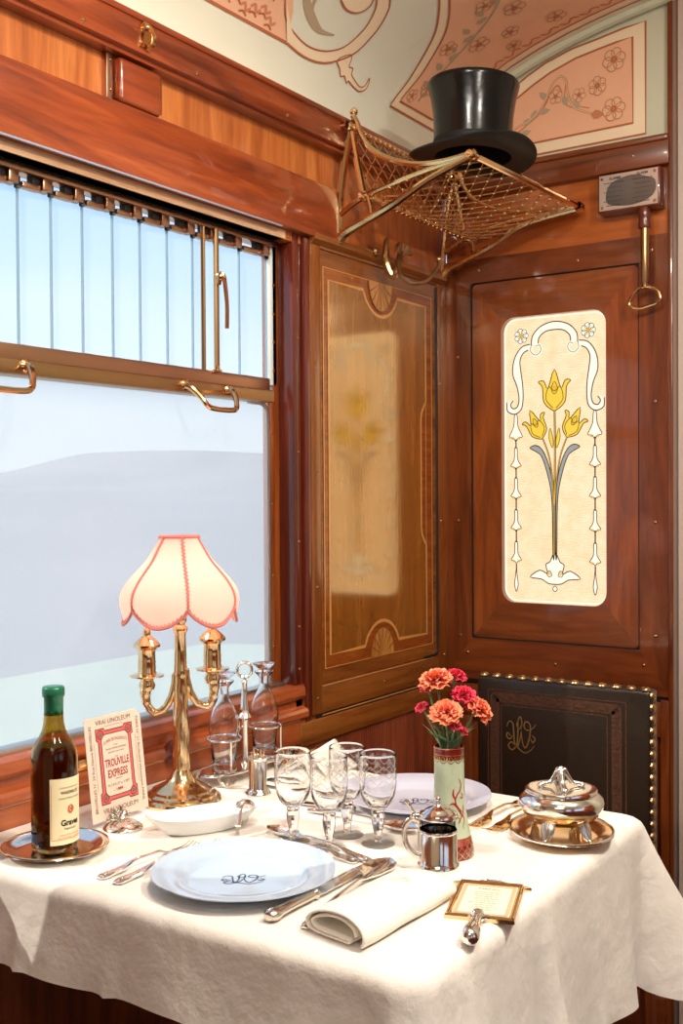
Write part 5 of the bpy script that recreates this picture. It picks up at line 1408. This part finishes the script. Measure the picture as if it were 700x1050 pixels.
# ---- carnations
RT = Vector((.8306, .5569, 0)); FW = Vector((-.5569, .8306, 0))
def petals(mb, R, seed, cup=.5, n=26):
    rnd = random.Random(seed)
    for k in range(n):
        lay_ = k/n
        a = k*2.399+rnd.uniform(-.2, .2)
        el = radians(78-92*lay_*1.0)                    # inner petals upright, outer spread
        l = R*(.70+.32*lay_+rnd.uniform(-.05, .06)); w = R*(.42+.22*lay_)
        ph = rnd.uniform(0, 6)
        ca_, sa_ = cos(a), sin(a)
        def f(u, v):
            s = (u-.5)*2; fan = (.18+.82*v**.8)
            edge = 1+.10*sin(s*9+ph)*v**3+.05*sin(s*23+ph*2)*v**4
            x = l*v*edge*(1-.12*s*s*v); y = s*w*fan
            z = R*(.13*sin(s*6.5+ph)*v*v) - R*.16*v*v*lay_
            X = x*cos(el)-z*sin(el); Z = x*sin(el)+z*cos(el)
            return (X*ca_-y*sa_, X*sa_+y*ca_, Z*.80)
        mb.grid(f, 9, 6)
def carnation(label, px, py, wpx, dep, mat, tilt, seed, n=26, leafs=1):
    R = wpx*1.385e-3/2*1.05
    head = Vector((VC[0], VC[1], 0))+RT*((px-457)*1.385e-3)+FW*dep
    head.z = TZ+(877-py)*1.37e-3
    rnd = random.Random(seed)
    base = Vector((VC[0]+rnd.uniform(-.006, .006), VC[1]+rnd.uniform(-.006, .006), TZ+.0125))
    t = thing('carnation', label, 'flower', base, 0, 'carnations in the vase')
    mouth = Vector((VC[0], VC[1], TZ+.152))+Vector(((head.x-VC[0])*.28, (head.y-VC[1])*.28, 0))
    dx = (head-mouth); dirn = (dx.normalized()*.5+Vector((0, 0, 1))*.5+RT*tilt[0]+FW*tilt[1]).normalized()
    ch = max(.010, R*.95)                                # calyx length
    tip = head-dirn*(ch*.9)
    P = catmull([base, base.lerp(mouth, .5), mouth, mouth.lerp(tip, .55)+Vector((0, 0, .003)), tip], 6)
    MB().tube(P, .0017, 7).build('stem', M['stem'], t)
    q = Vector((0, 0, 1)).rotation_difference(dirn).to_matrix().to_4x4()
    mb = MB(); mb.lathe([(0, -.001), (.0022, 0), (.0048, ch*.3), (.0055, ch*.6), (.0050, ch*.9), (.0070, ch*1.08)], 10, 0, Matrix.Translation(tip) @ q); mb.build('calyx', M['calyx'], t, smooth=60)
    mb = MB(); petals(mb, R, seed, n=n); mb.v = [tuple((Matrix.Translation(head-dirn*R*.22) @ q) @ Vector(p)) for p in mb.v]
    mb.build('petals', mat, t, smooth=180)
    mb = MB()
    for k in range(leafs):
        a = rnd.uniform(0, 6.28); s0 = mouth.lerp(tip, .1+.25*k); dl = Vector((cos(a)*.6, sin(a)*.6, 1)).normalized(); ll = rnd.uniform(.03, .05)
        sd = dl.cross(Vector((cos(a+1), sin(a+1), .1))).normalized()
        mb.grid(lambda u, v: s0+dl*ll*v+Vector((cos(a), sin(a), -.5))*.012*v*v+sd*(u-.5)*.0052*(1-v**2), 3, 8)
    if leafs: mb.build('leaf', M['stem'], t, smooth=180)
O, Rr = M['petal_o'], M['petal_r']
carnation('large coral carnation at the top left of the bunch', 443, 692, 33, -.004, O, (-.15, -.15), 1, 34)
carnation('crimson carnation at the top right of the bunch, behind the coral ones', 466, 692, 22, .018, Rr, (.2, .0), 2, 28)
carnation('crimson carnation with pale edges in the middle right of the bunch', 473, 709, 25, -.004, Rr, (.15, -.35), 3, 30)
carnation('large coral carnation in the centre front of the bunch', 452, 723, 32, -.026, O, (-.05, -.3), 4, 34)
carnation('coral carnation drooping to the right of the bunch', 490, 724, 29, -.010, O, (.75, -.35), 5, 30)
carnation('small crimson carnation bud sticking out to the left', 428, 722, 15, -.008, Rr, (-.4, -.1), 6, 20)
carnation('small crimson carnation low at the front of the bunch', 462, 739, 14, -.024, Rr, (.1, -.3), 7, 18)
carnation('small crimson bloom lowest on the right, under the coral one', 471, 746, 11, -.016, Rr, (.3, -.2), 8, 16, 2)
carnation('crimson carnation tucked under the large top left coral one', 434, 703, 17, .004, Rr, (-.4, .0), 9, 20)
carnation('red carnation deep in the middle of the bunch', 470, 722, 20, .012, Rr, (.1, 0), 10, 22, 2)
carnation('small crimson carnation low at the left, against the stems', 443, 741, 10, .004, Rr, (-.2, 0), 12, 16, 3)

# ---- mustard pot
MC = (.642, 1.306, TZ)
t = thing('mustard_pot', 'small silver mustard pot with hinged domed lid in front of the vase', 'pot', MC)
mb = MB(); mb.lathe([(0, .004), (.0225, .004), (.0228, .046), (.0240, .048), (.0242, .050), (.0235, .0515), (.0232, .050), (.0242, .046), (.0240, .012), (.0262, .009), (.0275, .006), (.0278, .003), (.027, 0), (0, 0)], 40); mb.build('body', M['silver'], t, smooth=40, world=False)
mb = MB(); mb.lathe([(.0215, .006), (.0218, .066), (.0212, .066), (.0208, .008), (0, .008)], 32); mb.build('glass_liner', M['mustard_glass'], t, smooth=40, world=False)
mb = MB(); mb.lathe([(0, .0085), (.0200, .009), (.0202, .040), (.0, .041)], 28); mb.build('mustard', M['blueglass'], t, smooth=40, world=False)
mb = MB(); mb.lathe([(.0222, .0645), (.0246, .066), (.0250, .069), (.0235, .072), (.0185, .074), (.0160, .0765), (.0125, .0785), (.0060, .081), (.0035, .083), (.0030, .0855), (.0, .086)], 36); ld = mb.build('lid', M['silver'], t, smooth=40, world=False)
mb = MB(); mb.ball((0, 0, .0895), .0042, 0, 12, 1.1); mb.build('finial', M['silver'], ld, world=False)
hd = -RT
mb = MB(); mb.tube(catmull([hd*.024+Vector((0, 0, .062)), hd*.034+Vector((0, 0, .064)), hd*.042+Vector((0, 0, .052)), hd*.041+Vector((0, 0, .034)), hd*.032+Vector((0, 0, .020)), hd*.0235+Vector((0, 0, .016))], 6), .0024, 8, flat=1.5); mb.tube([hd*.024+Vector((0, 0, .062)), hd*.0245+Vector((0, 0, .03))], .002, 6); mb.build('handle', M['silver_old'], t, smooth=60, world=False)
mb = MB(); mb.tube(catmull([hd*.022+Vector((0, 0, .070)), hd*.030+Vector((0, 0, .072)), hd*.036+Vector((0, 0, .082)), hd*.041+Vector((0, 0, .088))], 5), [.003]*10+[.0045]*6, 8, flat=.6); mb.ball(hd*.031+Vector((0, 0, .068)), .0042); mb.build('thumbpiece', M['silver_old'], ld, smooth=60, world=False)

t.scale = (1.08, 1.08, 1.06)
# ---- covered silver dish on its plate
UC = (.728, 1.526, TZ)
OV = lambda q, z: 1+.14*(1-cos(2*q))/2
t = thing('under_plate', 'silver plate with gadrooned rim under the covered dish', 'plate', UC, radians(33.9))
mb = MB(); mb.lathe([(0, .0035), (.046, .0035), (.054, .006), (.062, .0105), (.072, .0125), (.0755, .0135), (.0765, .012), (.072, .010), (.060, .007), (.050, .001), (.046, 0), (0, 0)], 64, rfun=OV); mb.build('dish', M['gold'], t, smooth=40, world=False)
mb = MB(); mb.tube([(.0745*cos(2*pi*i/96)*OV(2*pi*i/96, 0), .0745*sin(2*pi*i/96)*OV(2*pi*i/96, 0), .0132) for i in range(96)], [.0019 if i % 2 else .0024 for i in range(96)], 6, closed=True); mb.build('rim', M['silver'], t, world=False)
t = thing('covered_dish', 'polished silver covered dish with branch handle and leaf feet', 'covered dish', (UC[0], UC[1], TZ+.0038), radians(33.9))
mb = MB(); mb.lathe([(0, .016), (.020, .0165), (.040, .021), (.053, .031), (.0595, .042), (.061, .049), (.0590, .056), (.053, .0615), (.0505, .063), (.050, .062), (.056, .055), (.058, .049), (.056, .042), (.050, .033), (.038, .025), (.018, .0205), (0, .020)], 56, rfun=lambda q, z: 1+.03*cos(2*q)); mb.build('bowl', M['silver'], t, smooth=50, world=False)
mb = MB(); mb.lathe([(0, .0715), (.020, .0712), (.040, .0705), (.047, .0702), (.0505, .0695), (.0515, .0675), (.0515, .0645), (.050, .0632), (0, .0632)], 56, rfun=lambda q, z: 1+.03*cos(2*q)+.008*cos(8*q)); ld = mb.build('lid', M['silver'], t, smooth=40, world=False)
mb = MB()
for a in (0, 90, 180, 270):
    c, s = cos(radians(a)), sin(radians(a))
    mb.tube(catmull([(c*r, s*r, z) for r, z in ((.031, .0735), (.025, .0755), (.016, .078), (.011, .085), (.006, .093), (.002, .096))], 5), [.0045-.0012*sin(pi*i/25) for i in range(26)], 8)
    mb.ball((c*.031, s*.031, .0735), .0052, sz=.6)
for k in range(5): mb.ball((.005*cos(k*1.26), .005*sin(k*1.26), .0955), .0042)
mb.ball((0, 0, .0975), .0045); mb.build('branch_handle', M['silver_old'], ld, smooth=60, world=False)
for a in (-125, -55, 55, 125):
    c, s = cos(radians(a)), sin(radians(a)); mb = MB()
    f = lambda u, v: ((.047-.006*v+.012*(1-v)**2+.004*sin(pi*v)-.004*(2*u-1)**2)*c - (u-.5)*.022*sin(pi*min(1, .12+.8*v))*s, (.047-.006*v+.012*(1-v)**2+.004*sin(pi*v)-.004*(2*u-1)**2)*s + (u-.5)*.022*sin(pi*min(1, .12+.8*v))*c, .0005+.040*v)
    mb.grid(f, 7, 9); mb.tube([f(.5, i/8) for i in range(9)], .0022, 6); mb.ball((.056*c, .056*s, .0034), .0045, sz=.8)
    for u in (.2, .8): mb.tube([f(.5+(u-.5)*i/5, .25+.12*i) for i in range(6)], .0012, 5)
    mb.build('foot', M['silver_old'], t, smooth=60, world=False)

# ---- rolled napkin
nd = Vector((.690-.602, 0, 0))
t = thing('rolled_napkin', 'rolled white damask napkin lying at the front of the table', 'napkin', (.664, 1.120, TZ), radians(-3))
loop = catmull([(.050, .0045), (.054, .014), (.046, .026), (.022, .0335), (-.010, .033), (-.036, .026), (-.047, .017), (-.044, .009), (-.028, .0055), (.0, .0045), (.03, .0042)], 6)
inn = catmull([(.030, .0075), (-.002, .0085), (-.024, .0095), (-.035, .0135), (-.036, .0185), (-.026, .0235), (-.004, .0285), (.018, .0285), (.036, .022), (.040, .014)], 6)
prof = loop + inn
mb = MB()
LN = .190
def nap(u, v):
    i = u*(len(prof)-1); k = int(min(i, len(prof)-2)); f = i-k
    x = prof[k][0]+(prof[k+1][0]-prof[k][0])*f; z = prof[k][1]+(prof[k+1][1]-prof[k][1])*f
    y = (v-.5)*LN
    sq = 1-.16*v
    return (x*.88*(1+.04*v)-.003*v, y+.010*(x/.05)*(v-.5), .0025+(z-.0025)*sq+.0008*sin(y*60+x*40))
mb.grid(nap, 130, 26)
np_ = mb.build('fold', M['napkin'], t, smooth=80, world=False)
sm = np_.modifiers.new('cloth_thickness', 'SOLIDIFY'); sm.thickness = .0022; sm.offset = 0
mb = MB(); monogram(mb, lambda x, y, d: (x, y, .0025+.0312*(1-.16*(y/LN+.5))+.0019), .002, .045, .012, .014, .0009); mb.build('monogram', pbr('white_embroidery', (226, 218, 204), .7), np_, smooth=0, world=False)
# far napkin
t = thing('folded_napkin', 'white folded napkin by the window behind the leftmost wine glass', 'napkin', (.212, 1.612, TZ), radians(6))
def fold_nap(mb, w, l, z0, h, ph):
    mb.grid(lambda u, v: ((u-.5)*w, (v-.5)*l, z0+h*(sin(pi*u)**.6)*(.75+.25*cos(v*3+ph))+.002*sin(u*9+v*7)), 20, 20)
mb = MB(); fold_nap(mb, .10, .22, .0015, .006, 0); fold_nap(mb, .085, .20, .006, .014, 1); mb.grid(lambda u, v: ((u-.5)*.09*(1-.75*v), -.03+.12*v, .012+.020*sin(pi*u)+.016*v), 14, 12)
np_ = mb.build('fold', M['napkin'], t, smooth=80, world=False)
sm = np_.modifiers.new('cloth_thickness', 'SOLIDIFY'); sm.thickness = .002; sm.offset = 1
t = thing('brass_ruler', 'narrow brass strip lying along the wall behind the cruet stand', 'brass strip', (.112, 1.69, TZ), 0)
t.name = 'brass_strip'
mb = MB(); mb.box(-.010, .010, -.050, .075, 0, .006, .0015); mb.tube([(.0, -.050, .006), (.0, .075, .006)], .003, 8); mb.build('bar', M['gold'], t, world=False)

# ---- hand-held menu frame
m1, m2, m3, m4 = Vector((.729, 1.166, 0)), Vector((.682, 1.288, 0)), Vector((.772, 1.312, 0)), Vector((.806, 1.194, 0))
ctr = (m1+m2+m3+m4)/4+Vector((.006, -.014, 0))
up_ = ((m2+m3)/2-(m1+m4)/2).normalized()
rz = atan2(up_.y, up_.x)-pi/2
t = thing('menu_holder', 'brass hand held menu frame with baluster handle at the table corner', 'menu frame', (ctr.x, ctr.y, TZ), rz)
hw, hh = .042, .0605
fr = [(-hw, -hh), (hw, -hh), (hw+.001, hh-.010), (hw+.009, hh-.006), (hw+.002, hh-.001), (hw-.006, hh+.003), (.022, hh+.003), (.014, hh+.009), (0, hh+.012), (-.014, hh+.009), (-.022, hh+.003), (-hw+.006, hh+.003), (-hw-.002, hh-.001), (-hw-.009, hh-.006), (-hw-.001, hh-.010)]
mb = MB(); mb.prism(fr, .0, .0045, LP_)
for a, b in (((-hw+.003, -hh+.003), (hw-.003, -hh+.003)), ((hw-.003, -hh+.003), (hw-.003, hh-.002)), ((hw-.003, hh-.002), (-hw+.003, hh-.002)), ((-hw+.003, hh-.002), (-hw+.003, -hh+.003))):
    mb.tube([(a[0], a[1], .005), (b[0], b[1], .005)], .0022, 8)
b_ = mb.build('frame', M['gold'], t, smooth=30, world=False)
mb = MB()
for k in range(5): mb.tube([(.0105*cos(k*1.25)*(i/6), hh+.003+.007*sin(abs(k-2)*-.2+1.2)*(i/6), .0052) for i in range(7)], .0014, 6)
for x in (-.009, -.004, .004, .009): mb.tube([(x+.0035*cos(2*pi*i/10), hh+.003+.0035*sin(2*pi*i/10), .005) for i in range(10)], .0010, 5, closed=True)
mb.build('crest', M['silver_old'], b_, world=False)
mb = MB(); mb.prism(rrect(-hw+.0075, hw-.0075, -hh+.007, hh-.010, .002), .0045, .0052, LP_); pp = mb.build('menu_sheet', M['paper'], t, smooth=0, world=False)
mb = MB(); mb.strip(rrect(-hw+.011, hw-.011, -hh+.011, hh-.014, .001), .005, LP_, 0, .0056, True)
mb.text('MENU', .007, LP_, 0, .034, .026, 1, .0058)
random.seed(9)
for k in range(9):
    z = .022-.0072*k; w = random.uniform(.020, .044); x = -w/2
    while x < w/2:
        l = random.uniform(.002, .006); mb.strip([(x, z), (min(x+l, w/2), z)], .0011, LP_, 1, .0058); x += l+.0013
mb.build('menu_print', [M['paper_tan'], M['card_grey']], pp, smooth=0, world=False)
mb = MB(); mb.lathe([(0, 0), (.006, .001), (.0098, .006), (.0108, .013), (.0102, .024), (.0085, .036), (.0065, .050), (.0056, .062), (.0062, .066), (.0085, .069), (.0085, .073), (.005, .076), (0, .076)], 24, 0, Matrix.Translation((0, -hh-.082, .0110)) @ Matrix.Rotation(-pi/2, 4, 'X')); mb.build('handle', M['silver'], t, smooth=50, world=False)
mb = MB(); mb.tube(catmull([(-.012, -hh+.003, .0045), (-.006, -hh-.002, .007), (0, -hh-.006, .010), (.006, -hh-.002, .007), (.012, -hh+.003, .0045)], 5), .003, 8); mb.build('handle_mount', M['silver_old'], t, smooth=50, world=False)
# ================================================================== LIGHT, SKY, CAMERA
def look(o, d): o.rotation_euler = Vector(d).to_track_quat('-Z', 'Y').to_euler()
def area(name, loc, target, sx, sy, power, col, spread=180):
    l = bpy.data.lights.new(name, 'AREA'); l.shape = 'RECTANGLE'; l.size = sx; l.size_y = sy; l.energy = power; l.color = col; l.spread = radians(spread)
    o = bpy.data.objects.new(name, l); COL.objects.link(o); o.location = loc; look(o, Vector(target)-Vector(loc)); return o
def point(name, loc, r, power, col):
    l = bpy.data.lights.new(name, 'POINT'); l.shadow_soft_size = r; l.energy = power; l.color = col
    o = bpy.data.objects.new(name, l); COL.objects.link(o); o.location = loc; return o
WARM = (1.0, .91, .80)
area('ceiling_lamp', (.72, 1.16, 2.30), (.62, 1.45, 0), .10, .10, 10, WARM)
area('aisle_lamp', (1.55, 1.25, 2.36), (1.2, 1.4, 0), .12, .12, 19, WARM)
area('front_fill', (1.30, .35, 2.36), (1.0, .8, 0), .25, .25, 7, WARM)  # added fill light overhead, no fitting there
point('vault_fill', (1.35, 1.25, 2.02), .08, 12, WARM)  # added light in mid-air to brighten the vault
area('rear_fill', (1.5, -.6, 2.36), (1.0, 1.2, 1.0), .9, .5, 6, (1.0, .92, .84))  # added broad fill from behind the camera
s = bpy.data.lights.new('sun', 'SUN'); s.energy = 4.2; s.angle = radians(.6); s.color = (1.0, .93, .82)
so_ = bpy.data.objects.new('sun', s); COL.objects.link(so_); look(so_, (.60, .45, -.57))

w = bpy.data.worlds.new('sky'); scene.world = w; w.use_nodes = True
nt = w.node_tree; N, L = nt.nodes.new, nt.links.new
bg = nt.nodes['Background']
tc = N('ShaderNodeTexCoord'); sp = N('ShaderNodeSeparateXYZ'); L(tc.outputs['Generated'], sp.inputs['Vector'])
r = N('ShaderNodeValToRGB'); e = r.color_ramp.elements
e[0].position = .0; e[0].color = lin((226, 238, 248)); e[1].position = .6; e[1].color = lin((130, 176, 230))
q = e.new(.10); q.color = lin((222, 238, 252)); q = e.new(.28); q.color = lin((168, 206, 246))
L(sp.outputs['Z'], r.inputs['Fac'])
n = N('ShaderNodeTexNoise'); n.inputs['Scale'].default_value = 2.2; n.inputs['Detail'].default_value = 5
mp_ = N('ShaderNodeMapping'); mp_.inputs['Scale'].default_value = (1, 1, 3.5); L(tc.outputs['Generated'], mp_.inputs['Vector']); L(mp_.outputs['Vector'], n.inputs['Vector'])
rr = N('ShaderNodeValToRGB'); rr.color_ramp.elements[0].position = .45; rr.color_ramp.elements[1].position = .75; rr.color_ramp.elements[1].color = (.6, .6, .6, 1)
L(n.outputs['Fac'], rr.inputs['Fac'])
mx = N('ShaderNodeMix'); mx.data_type = 'RGBA'; mx.inputs[7].default_value = lin((238, 244, 252))
L(rr.outputs['Color'], mx.inputs[0]); L(r.outputs['Color'], mx.inputs[6]); L(mx.outputs[2], bg.inputs['Color'])
bg.inputs['Strength'].default_value = 1.15

cam = bpy.data.cameras.new('camera'); co = bpy.data.objects.new('camera', cam); COL.objects.link(co)
cam.sensor_fit = 'HORIZONTAL'; cam.sensor_width = 36; cam.lens = 36*1126.6/700; cam.clip_start = .02; cam.clip_end = 1000
yaw, pitch, roll = .59115, -.01627, -.00641
fwd = Vector((-sin(yaw)*cos(pitch), cos(yaw)*cos(pitch), sin(pitch)))
r0 = Vector((cos(yaw), sin(yaw), 0)); u0 = r0.cross(fwd)
rg = r0*cos(roll)+u0*sin(roll); up = u0*cos(roll)-r0*sin(roll)
co.matrix_world = Matrix(((rg.x, up.x, -fwd.x, 1.3637), (rg.y, up.y, -fwd.y, 0), (rg.z, up.z, -fwd.z, 1.27), (0, 0, 0, 1)))
scene.camera = co
vs_ = scene.view_settings; vs_.view_transform = 'Standard'; vs_.look = 'None'; vs_.gamma = 1; vs_.exposure = 0.18; vs_.use_curve_mapping = False
scene.cycles.max_bounces = 14; scene.cycles.transmission_bounces = 12; scene.cycles.transparent_max_bounces = 24; scene.cycles.glossy_bounces = 6; scene.cycles.diffuse_bounces = 5
scene.cycles.sample_clamp_indirect = 6.0
